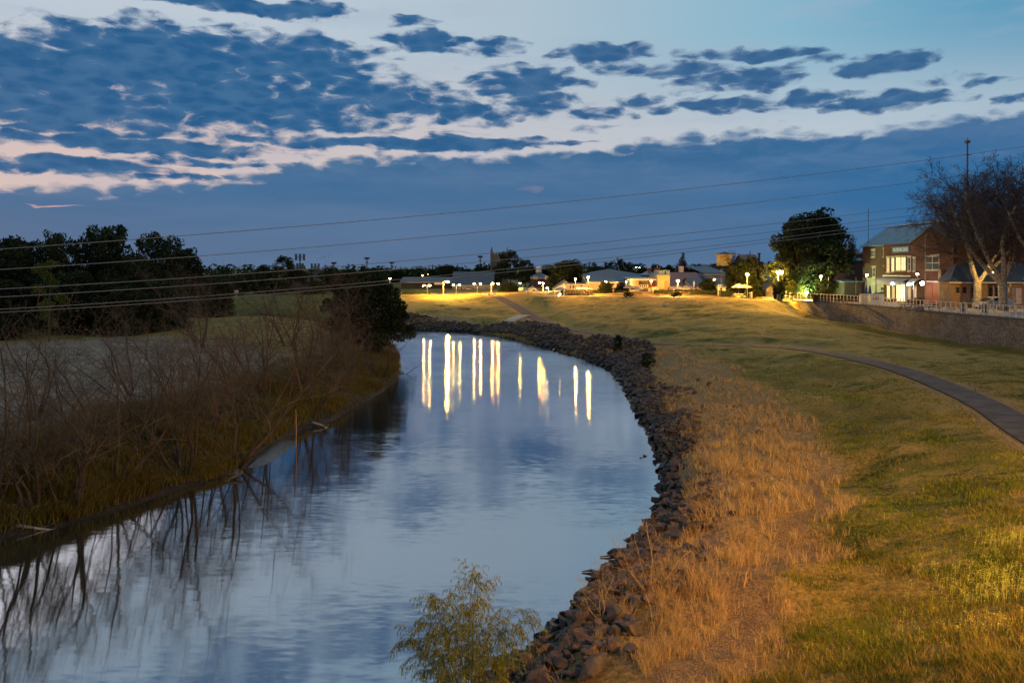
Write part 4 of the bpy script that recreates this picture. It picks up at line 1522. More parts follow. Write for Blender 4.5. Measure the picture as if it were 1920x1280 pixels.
# far left lamps, on the levee road
G2 = 'lamps along the levee road'
lamp(801, 535, 172, 4.2, 'leftmost two headed lamp on the levee road', WARM, 520, heads=[(795, 535), (806, 535)], r=.15, group=G2)
lamp(831, 528, 164, 4.05, 'single yellow lamp on a pale post with a square plinth', (1, .54, .04), 3400, heads=[(839, 528)], r=.26, post=PALEPOST, pr=.13, group=G2)
lamp(856, 534, 172, 4.2, 'two headed lamp in front of the church hall doors', (1, .58, .15), 520, heads=[(850, 534), (862, 534)], r=.14, group=G2)
lamp(895, 532, 172, 4.3, 'two headed lamp behind the grassy mound', (1, .56, .13), 650, heads=[(889, 532), (901, 532)], r=.15, group=G2)
lamp(921, 531, 166, 4.6, 'pale posted lamp beside the orange lit bush', SODIUM, 700, heads=[(923.5, 531), (934, 532)], r=.15, post=PALEPOST, pr=.1, group=G2)
lamp(981, 531, 178, 4.8, 'single headed lamp left of the white gabled shed', (1, .56, .08), 500, heads=[(975, 531)], r=.15, group=G2)
lamp(1018, 531, 160, 5, 'pale posted lamp right of the white gabled shed', SODIUM, 650, heads=[(1011, 530), (1018.5, 531)], r=.15, post=PALEPOST, pr=.1, group=G2)
lamp(1029, 540, 160, 5, 'low lamp beside the fence of the white gabled house', (1, .75, .4), 600, heads=[(1026, 540)], r=.15, group=G2)
for i, (px, py, c, lab) in enumerate([(792, 516, SODIUM, 'lowest left orange light on the far hill'), (796, 519.5, WARM, 'brightest light on the far hill'), (803, 514, SODIUM, 'orange light high on the far hill'), (812, 513.5, SODIUM, 'rightmost small light on the far hill'), (1193, 501.5, WARM, 'left of two small yellow lights among the far treetops'), (1199, 502, WARM, 'right of two small yellow lights among the far treetops'), (1302, 503.5, SODIUM, 'distant orange light right of the pointed conifer'), (458, 532, (1, .85, .15), 'lone yellow lamp lighting a small tree across the left field'), (731, 522, SODIUM, 'tiny orange light behind the she-oak top')]):
    d = 300 if i < 7 else 190
    lamp(px, py, d, 4.4, lab, c, 30 if i < 7 else 120, group='distant lamps', r=.14 if i in (4, 5) else .24 if i < 7 else .2)

# ------------------------------------------------------------------ buildings
RED = brick('red_brick', (.120, .034, .020), (.075, .022, .015), (.09, .06, .045))
DRED = brick('dark_brick', (.095, .040, .032), (.060, .027, .023), (.12, .095, .08))
YEL = brick('ochre_brick', (.36, .22, .10), (.20, .10, .055), (.30, .24, .17))
STONE = brick('retaining_stone', (.21, .18, .15), (.115, .10, .09), (.025, .023, .021), .46, .215, .026, .07, .8)
CREAM = mat('cream_render', (.44, .36, .24), (.34, .27, .18), .8, .9)
WHITEP = mat('white_paint', (.58, .55, .50), (.46, .43, .39), 1, .7)
PINKW = mat('pink_render', (.55, .44, .38), (.42, .34, .3), 1, .9)
GREYW = mat('grey_render', (.30, .28, .25), (.22, .2, .18), 1, .9)
BLUEW = mat('blue_cladding', (.16, .22, .26), (.12, .17, .2), 1, .7)
ORANGEW = mat('ochre_wall', (.46, .27, .10), (.34, .2, .08), 1, .9)
TIN = roofmat('tin_roof', (.13, .20, .25), (.09, .15, .20), .3, 'y')
TINX = roofmat('tin_roof_x', (.13, .20, .25), (.09, .15, .20), .3, 'x')
SLATE = roofmat('slate_roof', (.045, .052, .068), (.030, .036, .048), .35, 'x')
RUST = roofmat('rust_roof', (.075, .048, .046), (.05, .036, .036), .5, 'x')
TILE = roofmat('tile_roof', (.20, .070, .035), (.12, .045, .028), .35, 'x')
DARKWIN = mat('dark_glass', (.012, .014, .018), rough=.35, spec=.12)
LITWIN = mat('lit_glass', (.5, .4, .25), emit=(1, .66, .27), es=1.5)
LITDIM = mat('dim_glass', (.4, .3, .2), emit=(1, .62, .25), es=.45)
WOOD = mat('timber', (.16, .10, .06), (.10, .065, .04), 4, .85)
REDD = mat('red_door', (.26, .035, .018), (.20, .03, .016), 2, .6)


def quad_window(root, x0, x1, z0, z1, y, glass, frame=WHITEP, bars=(1, 1), depth=.08, sill=True, fw=.07):
    """window facing -y at plane y"""
    f = MB()
    f.box(x0 - fw, x0, y - depth, y + .02, z0 - fw, z1 + fw).box(x1, x1 + fw, y - depth, y + .02, z0 - fw, z1 + fw)
    f.box(x0, x1, y - depth, y + .02, z1, z1 + fw).box(x0, x1, y - depth, y + .02, z0 - fw, z0)
    for i in range(1, bars[0] + 1):
        xx = x0 + (x1 - x0) * i / (bars[0] + 1)
        f.box(xx - .02, xx + .02, y - depth * .6, y + .02, z0 + .003, z1 - .003)
    for i in range(1, bars[1] + 1):
        zz = z0 + (z1 - z0) * i / (bars[1] + 1)
        f.box(x0 + .003, x1 - .003, y - depth * .5, y + .02, zz - .02, zz + .02)
    o = f.build('window', frame, root)
    MB().box(x0 + .002, x1 - .002, y - .012, y + .015, z0 + .002, z1 - .002).build('pane', glass, o)
    if sill:
        MB().box(x0 - fw * 1.6, x1 + fw * 1.6, y - depth - .06, y + .02, z0 - fw - .07, z0 - fw - .004).build('sill', CREAM, o)
    return o


def house(name, label, px0, px1, d, z0, pe, pr, depth, wall, roof, kind='gx', cat='building', over=.3, wins=(), group=None, winmat=None):
    """front faces the river (-y). pe/pr: pixel rows of eaves and ridge. kind gx: ridge along x, gy: gable to the front, hip, flat, skl"""
    x0, x1 = X(px0, d), X(px1, d)
    ze = Z(pe, d)
    dr = d + (depth / 2 if kind in ('gx', 'hip') else depth if kind == 'skl' else 0)
    zr = Z(pr, dr)
    y0, y1 = d, d + depth
    root = thing(name, label, cat, ((x0 + x1) / 2, (y0 + y1) / 2, z0), group)
    w = MB()
    w.box(x0, x1, y0, y1, z0 - .6, ze)
    if kind == 'gx':
        ym = (y0 + y1) / 2
        for x in (x0, x1 - .2):
            w.add([(x, y0, ze), (x, y1, ze), (x, ym, zr - .05), (x + .2, y0, ze), (x + .2, y1, ze), (x + .2, ym, zr - .05)], [(0, 2, 1), (3, 4, 5), (0, 3, 5, 2), (1, 2, 5, 4)])
    if kind == 'gy':
        xm = (x0 + x1) / 2
        for y in (y0, y1 - .2):
            w.add([(x0, y, ze), (x1, y, ze), (xm, y, zr - .05), (x0, y + .2, ze), (x1, y + .2, ze), (xm, y + .2, zr - .05)], [(0, 1, 2), (3, 5, 4), (0, 2, 5, 3), (1, 4, 5, 2)])
    w.build('wall', wall, root)
    t = .12
    r = MB()
    if kind == 'gx':
        ym = (y0 + y1) / 2
        s = (zr - ze) / (ym - y0)
        for sg in (-1, 1):
            ya = ym + sg * (ym - y0 + over)
            za = ze - over * s
            r.add([(x0 - over, ya, za), (x1 + over, ya, za), (x1 + over, ym, zr), (x0 - over, ym, zr), (x0 - over, ya, za + t), (x1 + over, ya, za + t), (x1 + over, ym, zr + t), (x0 - over, ym, zr + t)], [(0, 1, 2, 3), (4, 7, 6, 5), (0, 4, 5, 1), (0, 3, 7, 4), (1, 5, 6, 2)])
    elif kind == 'gy':
        xm = (x0 + x1) / 2
        s = (zr - ze) / (xm - x0)
        for sg in (-1, 1):
            xa = xm + sg * (xm - x0 + over); za = ze - over * s
            r.add([(xa, y0 - over, za), (xa, y1 + over, za), (xm, y1 + over, zr), (xm, y0 - over, zr), (xa, y0 - over, za + t), (xa, y1 + over, za + t), (xm, y1 + over, zr + t), (xm, y0 - over, zr + t)], [(0, 1, 2, 3), (4, 7, 6, 5), (0, 4, 5, 1), (0, 3, 7, 4), (1, 5, 6, 2)])
    elif kind == 'hip':
        ym = (y0 + y1) / 2; hx = min((x1 - x0) / 2 - .01, (y1 - y0) / 2)
        e = over
        vs = [(x0 - e, y0 - e, ze), (x1 + e, y0 - e, ze), (x1 + e, y1 + e, ze), (x0 - e, y1 + e, ze), (x0 + hx, ym, zr), (x1 - hx, ym, zr), (x0 - e, y0 - e, ze + .03), (x1 + e, y0 - e, ze + .03), (x1 + e, y1 + e, ze + .03), (x0 - e, y1 + e, ze + .03)]
        r.add(vs, [(0, 3, 2, 1), (0, 1, 7, 6), (1, 2, 8, 7), (2, 3, 9, 8), (3, 0, 6, 9), (6, 7, 5, 4), (7, 8, 5), (8, 9, 4, 5), (9, 6, 4)])
    elif kind == 'skl':
        r.add([(x0 - over, y0 - over, ze + .003), (x1 + over, y0 - over, ze + .003), (x1 + over, y1, zr), (x0 - over, y1, zr), (x0 - over, y0 - over, ze + t), (x1 + over, y0 - over, ze + t), (x1 + over, y1, zr + t), (x0 - over, y1, zr + t)], [(0, 3, 2, 1), (4, 5, 6, 7), (0, 1, 5, 4), (1, 2, 6, 5), (2, 3, 7, 6), (3, 0, 4, 7)])
    else:
        r.box(x0 - .12, x1 + .12, y0 - .12, y1 + .12, ze + .002, ze + .22)
    r.build('roof', roof, root)
    if kind in ('gx', 'hip', 'skl') and x1 - x0 > 3:
        MB().box(x0 - over, x1 + over, y0 - over - .14, y0 - over - .01, ze - .26, ze - .10).build('gutter', WHITEP, root)
    for wn in wins:
        a, b, c, e = wn[:4]
        g_ = wn[4] if len(wn) > 4 else DARKWIN
        quad_window(root, X(a, d), X(b, d), Z(e, d), Z(c, d), y0, g_, bars=wn[5] if len(wn) > 5 else (0, 1))
    return root


def chimney(root, px, pt, pb, d, w=.7, m=None):
    x = X(px, d)
    o = MB().box(x - w / 2, x + w / 2, d - w / 2, d + w / 2, Z(pb, d), Z(pt, d)).box(x - w * .62, x + w * .62, d - w * .62, d + w * .62, Z(pt, d) + .003, Z(pt, d) + .15).build('chimney', m or RED, root)
    MB().lathe((x, d, Z(pt, d) + .153), [(.14, 0), (.11, .35)], 8).build('chimney_pot', ORANGEW, o)


def door(root, px0, px1, pt, pb, d, m, name='door'):
    o = MB().box(X(px0, d), X(px1, d), d - .06, d + .03, Z(pb, d), Z(pt, d)).build(name, m, root)
    MB().box(X(px1, d) - .2, X(px1, d) - .1, d - .12, d - .063, (Z(pb, d) + Z(pt, d)) / 2 - .1, (Z(pb, d) + Z(pt, d)) / 2).build('handle', METAL, o)


# church hall and church
hall = house('church_hall', 'long dark slate roofed hall with narrow windows behind the levee lamps', 848, 924, 205, 4.3, 534, 510, 14, GREYW, SLATE, wins=[(px, px + 2.4, 539, 549, DARKWIN, (0, 0)) for px in (850, 857, 864, 871, 879, 887, 895)])
MB().box(X(878, 205) - .5, X(878, 205) + .5, 204.9, 205.02, 4.3, Z(541, 205)).build('door', LITDIM, hall)
tw = thing('church_tower', 'square stone church tower with corner pinnacles beside the dark tree', 'church', (X(936, 262), 266, 4.4))
STN = brick('tower_stone', (.20, .15, .11), (.13, .10, .08), (.1, .08, .07), .7, .35, .02, .02)
x0, x1 = X(921.5, 262), X(951, 262)
mb = MB().box(x0, x1, 262, 262 + x1 - x0, 4, Z(476, 262))
for i in range(5):
    xx = x0 + (x1 - x0) * (i + .25) / 5
    for yy in (262, 262 + x1 - x0 - .4):
        mb.box(xx, xx + (x1 - x0) / 10, yy, yy + .4, Z(476, 262) + .002, Z(476, 262) + .5)
mb.build('wall', STN, tw)
for xx in (x0, x1):
    for yy in (262, 262 + x1 - x0):
        MB().box(xx - .35, xx + .35, yy - .35, yy + .35, 4, Z(473, 262)).lathe((xx, yy, Z(473, 262) + .002), [(.42, 0), (.25, .5), (.03, 1.9)], 6).build('pinnacle', STN, tw)
quad_window(tw, (x0 + x1) / 2 - .8, (x0 + x1) / 2 + .8, 9, 12, 262, DARKWIN, STN, (1, 0))
house('warehouse', 'long low dark shed behind the leftmost levee lamps', 752, 846, 215, 4.3, 528, 520, 12, mat('dark_wall', (.055, .045, .042), (.035, .03, .03), .5), SLATE, 'gx', wins=[(815, 829, 530, 533, LITDIM, (2, 0))])
house('shed', 'white gabled shed low beside the pale posted lamp', 988.5, 1013, 168, 4.9, 546.5, 538, 9, WHITEP, SLATE, 'gy', wins=[(999, 1003, 543, 546)])
house('shed', 'small dark roofed shed with a lit wall left of the white gabled shed', 974, 989, 172, 4.9, 546, 540, 7, ORANGEW, SLATE, 'gx')
o = house('brick_house', 'brick house with a hipped slate roof and a white roof lantern', 996, 1030, 215, 4.9, 520, 509.5, 12, DRED, SLATE, 'hip', wins=[(1000, 1008, 518.5, 523, WHITEP, (1, 0)), (1022, 1028, 518, 523, LITDIM, (1, 0))])
xx = X(1010, 221)
MB().lathe((xx, 221, Z(511, 221)), [(.8, 0), (.8, 1.1), (1.0, 1.15), (.6, 1.6), (.1, 2.0)], 8).build('roof_lantern', WHITEP, o)
house('house', 'white gabled house with a steep sunlit grey gable left of the parasols', 1040, 1080, 162, 5, 541, 526, 12, WHITEP, SLATE, 'gy')
house('bungalow', 'long cream building with three square windows behind the parasols', 1060, 1101, 158, 5, 532, 530, 9, CREAM, SLATE, 'skl', wins=[(1068, 1070.5, 534, 540.5, DARKWIN, (0, 1)), (1073.5, 1077, 534, 540.5, DARKWIN, (0, 1)), (1088, 1092, 534, 540.5, DARKWIN, (0, 1))])
house('hall', 'blue grey roofed hall with a bright lamp lit cream wall', 1101, 1156, 158, 5, 528, 514, 14, CREAM, roofmat('grey_blue_roof', (.05, .07, .10), (.04, .052, .078), .3, 'x'), 'gx')
house('shed', 'huge shed with a long brown purple roof behind the blue grey hall', 1092, 1214, 186, 5, 517, 504, 22, BLUEW, RUST, 'hip')
house('hall', 'long low hall with a flat blue grey roof behind the street trees', 1156, 1232, 168, 5, 527, 514, 13, DRED, roofmat('grey_blue_roof', (.05, .07, .10), (.04, .052, .078), .3, 'x'), 'gx', wins=[(1150.5 + 7, 1152 + 9, 529, 533, WHITEP, (1, 1))])
o = house('shop', 'two storey verandah building with timber screens and a brick red balcony wall', 1182, 1234, 156, 5, 522.5, 520, 9, GREYW, TINX, 'skl', over=.6)
D = 155.9
for px in np.arange(1184, 1196, 1.7):
    MB().box(X(px, D), X(px, D) + .11, D - .15, D, Z(537, D), Z(526, D)).build('timber_slat', CREAM, o)
MB().box(X(1197, D), X(1213.5, D), D - .05, D + .05, Z(538, D), Z(526.5, D)).build('balcony_shade_panel', DARKWIN, o)  # dark panel painted in for the shade inside the balcony
MB().box(X(1214.5, D), X(1229, D), D - .12, D + .05, Z(538, D), Z(526, D)).build('brick_panel', RED, o)
MB().box(X(1197, D), X(1214, D), D - .9, D - .84, Z(534.2, D), Z(533.7, D)).box(X(1197, D), X(1214, D), D - .9, D - .84, Z(538.2, D), Z(537.6, D)).build('balcony_rail', WHITEP, o)
for px in (1197, 1201, 1205, 1209, 1213):
    MB().box(X(px, D) - .05, X(px, D) + .05, D - .9, D - .82, Z(537.5, D), Z(534.3, D)).build('baluster', WHITEP, o)
MB().box(X(1198.5, D), X(1215, D), D - .08, D + .05, Z(554, D), Z(543, D)).build('garage_door', mat('garage', (.035, .028, .024)), o)
MB().box(X(1215.5, D), X(1223, D), D - .1, D + .05, Z(554, D), Z(540, D)).build('side_door', WHITEP, o)
o = house('house', 'narrow pale yellow two storey house with a blue tin roof storey', 1234.5, 1256, 154, 5, 516.5, 516, 10, mat('yellow_render', (.42, .32, .17), (.34, .25, .13), .6), TINX, 'flat')
MB().box(X(1236, 155), X(1256, 155), 155, 161, Z(516, 155) + .2, Z(506.5, 155)).build('upper_storey', TIN, o)
MB().box(X(1245, 154.9), X(1251, 154.9), 153.85, 154.02, Z(549, 154), Z(526, 154)).build('recess_panel', ORANGEW, o)
MB().box(X(1246, 155), X(1248.5, 155), 154.9, 155.02, Z(515, 155), Z(508, 155)).build('window', DARKWIN, o)
MB().box(X(1223.5, 152.5), X(1236, 152.5), 152.5, 153.8, 4.6, Z(538, 152.5)).build('front_wall', CREAM, o)
o = house('house', 'small house with a hipped blue tin roof beside a tall dark chimney', 1215, 1231, 166, 5, 516, 506.5, 9, DRED, TIN, 'hip')
chimney(o, 1232.5, 503, 524, 167, 1.0, DRED)
chimney(o, 1218, 504, 516, 168, .7)
o = house('market_hall', 'long building with a broad red tiled roof behind the bright orange lamp', 1256, 1322, 160, 5, 537, 511.5, 18, PINKW, TILE, 'gx')
MB().box(X(1274, 171), X(1280, 171), 170, 172, Z(512, 171), Z(499, 171)).build('roof_box', PINKW, o)
o = house('cottage', 'low white rendered cottage behind the pair of open parasols', 1257, 1300, 153, 5, 539, 537.5, 6, PINKW, TINX, 'skl', wins=[(1262, 1264.5, 541, 546, LITWIN, (0, 0)), (1272, 1276, 541, 547, GREYW, (1, 0))])
o = house('cottage', 'slate roofed cottage with a white corner post left of the leafy shrub', 1300, 1324, 154, 5, 537, 522, 12, PINKW, SLATE, 'gx', wins=[(1307, 1310, 537, 541, LITDIM, (1, 0))])
MB().box(X(1300, 153), X(1302, 153), 152.8, 153.2, 5, Z(527, 153)).build('corner_post', WHITEP, o)
o = house('shed', 'tall blue grey metal shed left of the yellow tower foot', 1322, 1361, 166, 5, 513, 500, 16, BLUEW, SLATE, 'skl', wins=[(1352, 1354, 505, 524, TINX, (0, 0))])
house('warehouse', 'dark brick warehouse behind the blue grey shed', 1336, 1372, 186, 5, 500, 499, 14, DRED, SLATE, 'flat')
house('pavilion', 'low white pavilion with open bays under the blue grey shed', 1346, 1372, 148, 5, 536.5, 533.5, 6, WHITEP, TINX, 'skl', wins=[(1350, 1354, 539, 548), (1361, 1365, 539, 548)])
o = house('parapet_building', 'cream parapet building partly hidden by the large round tree', 1425, 1455, 178, 5, 496, 495, 14, CREAM, mat('parapet', (.42, .25, .16)), 'flat', wins=[(1436, 1452, 499, 501, ORANGEW, (0, 0))])
o = house('annex', 'small cream annex with a window stacked before the parapet building', 1440, 1458, 168, 5, 504, 503, 8, CREAM, WHITEP, 'flat', wins=[(1443, 1449, 508, 514)])
house('cottage', 'ochre walled cottage glowing under the brightest sodium lamp', 1424, 1452, 150, 5, 526, 519, 8, ORANGEW, SLATE, 'gx', wins=[(1427, 1429, 533, 546, LITDIM, (0, 1))])
house('shed', 'little gabled porch shed right of the ochre cottage', 1437, 1450, 142, 5, 541, 533, 5, GREYW, SLATE, 'gy')
house('house', 'dim red brick house behind the largest tree with a pale lean-to', 1590, 1618, 140, 5, 489, 478, 12, DRED, TINX, 'gx', wins=[(1597, 1600, 500, 512)])
leanto = house('lean_to', 'dark lean-to shed with a pale blue metal roof left of the brick centre', 1583, 1616, 126, 5, 529, 526, 6, mat('dark_wall', (.055, .045, .042), (.035, .03, .03), .5), TINX, 'skl')
o = house('house', 'distant house with an orange brick chimney stack behind the brick centre', 1594, 1618, 175, 5, 476, 463, 10, RED, TILE, 'hip')
house('house', 'tall gabled dark house with a chimney behind the large round tree', 1400, 1428, 195, 5, 497, 478, 12, DRED, TILE, 'gx')
o = house('chimney_stack', 'tall slim brick chimney right of the large round tree', 1423, 1425.5, 190, 5, 476, 475, .7, DRED, DRED, 'flat', cat='chimney')
house('house', 'pale blue roofed building across the field behind the she-oak', 646, 692, 300, 4.5, 530, 524, 14, WHITEP, mat('aqua_roof', (.16, .42, .55), rough=.5), 'gx')
house('cottage', 'pale end wall among the treetops beside the blue grey shed', 1326, 1337, 205, 5, 503, 497, 8, WHITEP, SLATE, 'gy')

# yellow italianate tower
d = 235
yt = thing('bell_tower', 'floodlit yellow italianate tower with arched openings and a low pyramid roof', 'tower', (X(1361, d), d + 2, 5))
YT = mat('tower_render_glow', (.60, .33, .07), (.5, .27, .06), .8, .9, emit=(1, .45, .06), es=.28)  # emission puts the floodlighting into the walls; no lamp stands there
x0, x1 = X(1349.5, d), X(1372.5, d)
w = x1 - x0
MB().box(x0, x1, d, d + w, 5, Z(483, d)).build('wall', YT, yt)
MB().box(x0 - .12, x1 + .12, d - .12, d + w + .12, Z(490.5, d), Z(490, d)).build('string_course', YT, yt)
b = MB().box(x0 + .002, x1 - .002, d + .3, d + w - .3, Z(483, d), Z(478.5, d) + .1)
b.build('belfry', YT, yt)
for i, px in enumerate((1359.5, 1362, 1364.5, 1367, 1351.8)):
    xx = X(px, d)
    MB().box(xx, xx + (.28 if i < 4 else .45), d + .05, d + .32, Z(487.5, d), Z(484, d)).lathe((xx + .14, d + .18, Z(484, d) + .003), [(.14, 0), (.12, .12), (.04, .2)], 8).build('arched_opening', DARKWIN, yt)
MB().box(x0 - .5, x1 + .5, d - .5, d + w + .5, Z(479, d) + .1, Z(477.5, d) + .1).build('eaves', YT, yt)
for px in range(1349, 1374, 3):
    MB().box(X(px, d), X(px, d) + .2, d - .42, d - .1, Z(480.6, d), Z(479, d) + .097).build('bracket', YT, yt)
zr = Z(477.5, d) + .103
MB().add([(x0 - .7, d - .7, zr), (x1 + .7, d - .7, zr), (x1 + .7, d + w + .7, zr), (x0 - .7, d + w + .7, zr), ((x0 + x1) / 2, d + w / 2, zr + .9)], [(0, 3, 2, 1), (0, 1, 4), (1, 2, 4), (2, 3, 4), (3, 0, 4)]).build('roof', SLATE, yt)

# ------------------------------------------------------------------ brick centre (front faces -x, the river)
XF = 56.0


def fy(px):
    return XF * F / (px - 960)


def fz(px, py):
    return CZ - (py - YH) * fy(px) / F


cc = thing('civic_centre', 'large two storey red brick centre with a blue tin roof, sign and lit doorway', 'building', (XF + 8, 110, 5.1))
ya, yb, yc, yd = fy(1617.5), fy(1661), fy(1713), fy(1793)
ze = 13.45
w = MB()
w.box(XF, XF + 14, yb - .001, ya, 4.6, ze - .05)
w.build('left_wing_wall', DRED, cc)
MB().box(XF - .04, XF - .002, yb + .2, ya, 4.6, fz(1640, 521)).build('rendered_base', GREYW, cc)
w = MB().box(XF - .35, XF + 14, yc, yb - .004, 4.6, ze + .1)
w.build('front_wall', RED, cc)
w = MB().box(XF - .352, XF + 40, yd, yc - .004, 4.6, ze)
ypk = fy(1756); zpk = fz(1756, 424)
w.add([(XF - .352, yd, ze), (XF - .352, yc - .004, ze), (XF - .352, ypk, zpk), (XF, yd, ze), (XF, yc - .004, ze), (XF, ypk, zpk)], [(0, 2, 1), (3, 4, 5), (0, 3, 5, 2), (1, 2, 5, 4)])
w.build('gable_wall', RED, cc)
# roofs
xr = X(1665, ya)
zr = Z(428, ya)
xb = 2 * xr - XF
r = MB()
for (xa, sg) in ((XF - .3, 1), (xb + .3, -1)):
    r.add([(xa, ya + .3, ze - .1), (xa, yc, ze - .1), (xr, yc, zr), (xr, ya + .3, zr), (xa, ya + .3, ze + .05), (xa, yc, ze + .05), (xr, yc, zr + .15), (xr, ya + .3, zr + .15)], [(0, 3, 2, 1), (4, 5, 6, 7), (0, 1, 5, 4), (0, 4, 7, 3), (1, 2, 6, 5)])
r.build('roof', TIN, cc)
MB().box(xr - .18, xr + .18, yc - 4, ya + .45, zr + .153, zr + .3).build('ridge_cap', WHITEP, cc)
MB().add([(XF, ya + .01, ze), (xb, ya + .01, ze), (xr, ya + .01, zr - .05), (XF, ya - .2, ze), (xb, ya - .2, ze), (xr, ya - .2, zr - .05)], [(0, 1, 2), (3, 5, 4), (0, 2, 5, 3), (1, 4, 5, 2)]).build('end_gable', DRED, cc)
r = MB()
for (yy, s) in ((yd - .25, 1), (yc + .2, -1)):
    r.add([(XF - .6, yy, ze - .12), (XF + 40, yy, ze - .12), (XF + 40, ypk, zpk), (XF - .6, ypk, zpk), (XF - .6, yy, ze + .05), (XF + 40, yy, ze + .05), (XF + 40, ypk, zpk + .16), (XF - .6, ypk, zpk + .16)], [(0, 1, 2, 3), (4, 7, 6, 5), (0, 4, 5, 1), (0, 3, 7, 4), (1, 5, 6, 2)])
r.build('gable_roof', SLATE, cc)


def fwin(px0, px1, pt, pb, glass, bars=(0, 1), proud=.36, frame=WHITEP, lint=True, name='window'):
    y1, y0 = fy(px0), fy(px1)
    pm = (px0 + px1) / 2
    z1, z0 = fz(pm, pt), fz(pm, pb)
    xf = XF - proud
    fw = .09
    f = MB()
    f.box(xf - .06, xf + .05, y0, y0 + fw, z0, z1).box(xf - .06, xf + .05, y1 - fw, y1, z0, z1)
    f.box(xf - .06, xf + .05, y0 + fw, y1 - fw, z1 - fw, z1).box(xf - .06, xf + .05, y0 + fw, y1 - fw, z0, z0 + fw)
    for i in range(1, bars[0] + 1):
        yy = y0 + (y1 - y0) * i / (bars[0] + 1)
        f.box(xf - .05, xf + .05, yy - .045, yy + .045, z0 + fw, z1 - fw)
    for i in range(1, bars[1] + 1):
        zz = z0 + (z1 - z0) * i / (bars[1] + 1)
        f.box(xf - .04, xf + .05, y0 + fw, y1 - fw, zz - .035, zz + .035)
    o = f.build(name, frame, cc)
    MB().box(xf - .02, xf + .03, y0 + fw * .5, y1 - fw * .5, z0 + fw * .5, z1 - fw * .5).build('pane', glass, o)
    if lint:
        MB().box(xf - .1, xf + .02, y0 - .15, y1 + .15, z1 + .01, z1 + .22).build('lintel', CREAM, o)
        MB().box(xf - .14, xf + .02, y0 - .1, y1 + .1, z0 - .14, z0 - .01).build('sill', CREAM, o)
    return o


fwin(1667.5, 1673, 483, 510, LITDIM, (0, 1)); fwin(1676.5, 1682, 483, 509, LITWIN, (1, 1)); fwin(1685, 1694, 482, 507, LITWIN, (1, 1)); fwin(1695, 1703.5, 482, 507, LITWIN, (1, 1))
fwin(1707.5, 1713, 482, 508, DARKWIN, (0, 1)); fwin(1717.5, 1721.5, 484, 508, DARKWIN, (0, 1))
fwin(1741, 1767, 480, 506, mat('screen_glass', (.035, .035, .06), rough=.6, spec=.08), (1, 1), .37)
fwin(1668, 1674, 535, 560, LITWIN, (1, 1)); fwin(1677.5, 1683, 537, 559, LITDIM, (0, 1)); fwin(1707.6, 1713.5, 537, 560, LITDIM, (0, 1)); fwin(1719, 1724, 537, 558, LITDIM, (0, 1))
o = fwin(1686, 1703, 532, 565, mat('door_glass', (.7, .55, .35), emit=(1, .70, .34), es=2.4), (3, 1), .38, name='double_door')
o = fwin(1741, 1767, 529.5, 568, REDD, (1, 4), .365, mat('red_frame', (.3, .06, .03)), name='garage_door')
MB().box(XF - .5, XF - .35, fy(1769), fy(1739.5), fz(1754, 529), fz(1754, 527)).build('garage_lintel', WHITEP, cc)
fwin(1634, 1641, 469, 482, DARKWIN, (1, 1), .002); fwin(1636, 1642, 501, 520, DARKWIN, (1, 1), .002); fwin(1657, 1660, 467, 481, DARKWIN, (0, 1), .002); fwin(1657.5, 1660.5, 500, 518, DARKWIN, (0, 1), .002); fwin(1653, 1659, 537, 552, DARKWIN, (1, 1), .05)
MB().box(XF - .47, XF - .352, yc, yb, fz(1690, 518.5), fz(1690, 516)).build('string_course', WHITEP, cc)
MB().box(XF - .75, XF - .354, fy(1775.5), fy(1769.5), 4.6, 9.8).build('pilaster', YEL, cc)
# sign
y0, y1 = fy(1710.5), fy(1678)
z0, z1 = fz(1694, 473.5), fz(1694, 462)
sg = MB().box(XF - .47, XF - .352, y0, y1, z0, z1).build('sign_board', mat('sign_blue', (.07, .13, .22), rough=.6), cc)
cu = bpy.data.curves.new('sign_text', 'FONT'); cu.body = 'THE COLONIAL CENTRE'; cu.size = 1.0; cu.extrude = .012; cu.align_x = 'CENTER'; cu.align_y = 'CENTER'
tmp = bpy.data.objects.new('tmp', cu); C.objects.link(tmp)
dg = bpy.context.evaluated_depsgraph_get(); me = bpy.data.meshes.new_from_object(tmp.evaluated_get(dg)); bpy.data.objects.remove(tmp)
v = np.empty(len(me.vertices) * 3, np.float32); me.vertices.foreach_get('co', v); v = v.reshape(-1, 3)
v[:, 0] *= (y1 - y0 - .7) / (v[:, 0].max() - v[:, 0].min()); v[:, 1] *= (z1 - z0) * .58 / (v[:, 1].max() - v[:, 1].min()); v[:, 1] -= (v[:, 1].max() + v[:, 1].min()) / 2
nv = np.stack([(XF - .485) - v[:, 2], (y0 + y1) / 2 - v[:, 0], (z0 + z1) / 2 + v[:, 1]], 1) - np.array(cc.location)
me.vertices.foreach_set('co', nv.astype(np.float32).ravel()); me.update()
me.materials.clear(); me.materials.append(mat('sign_white', (.75, .78, .8), rough=.6))
t_ = link('lettering', me, sg)
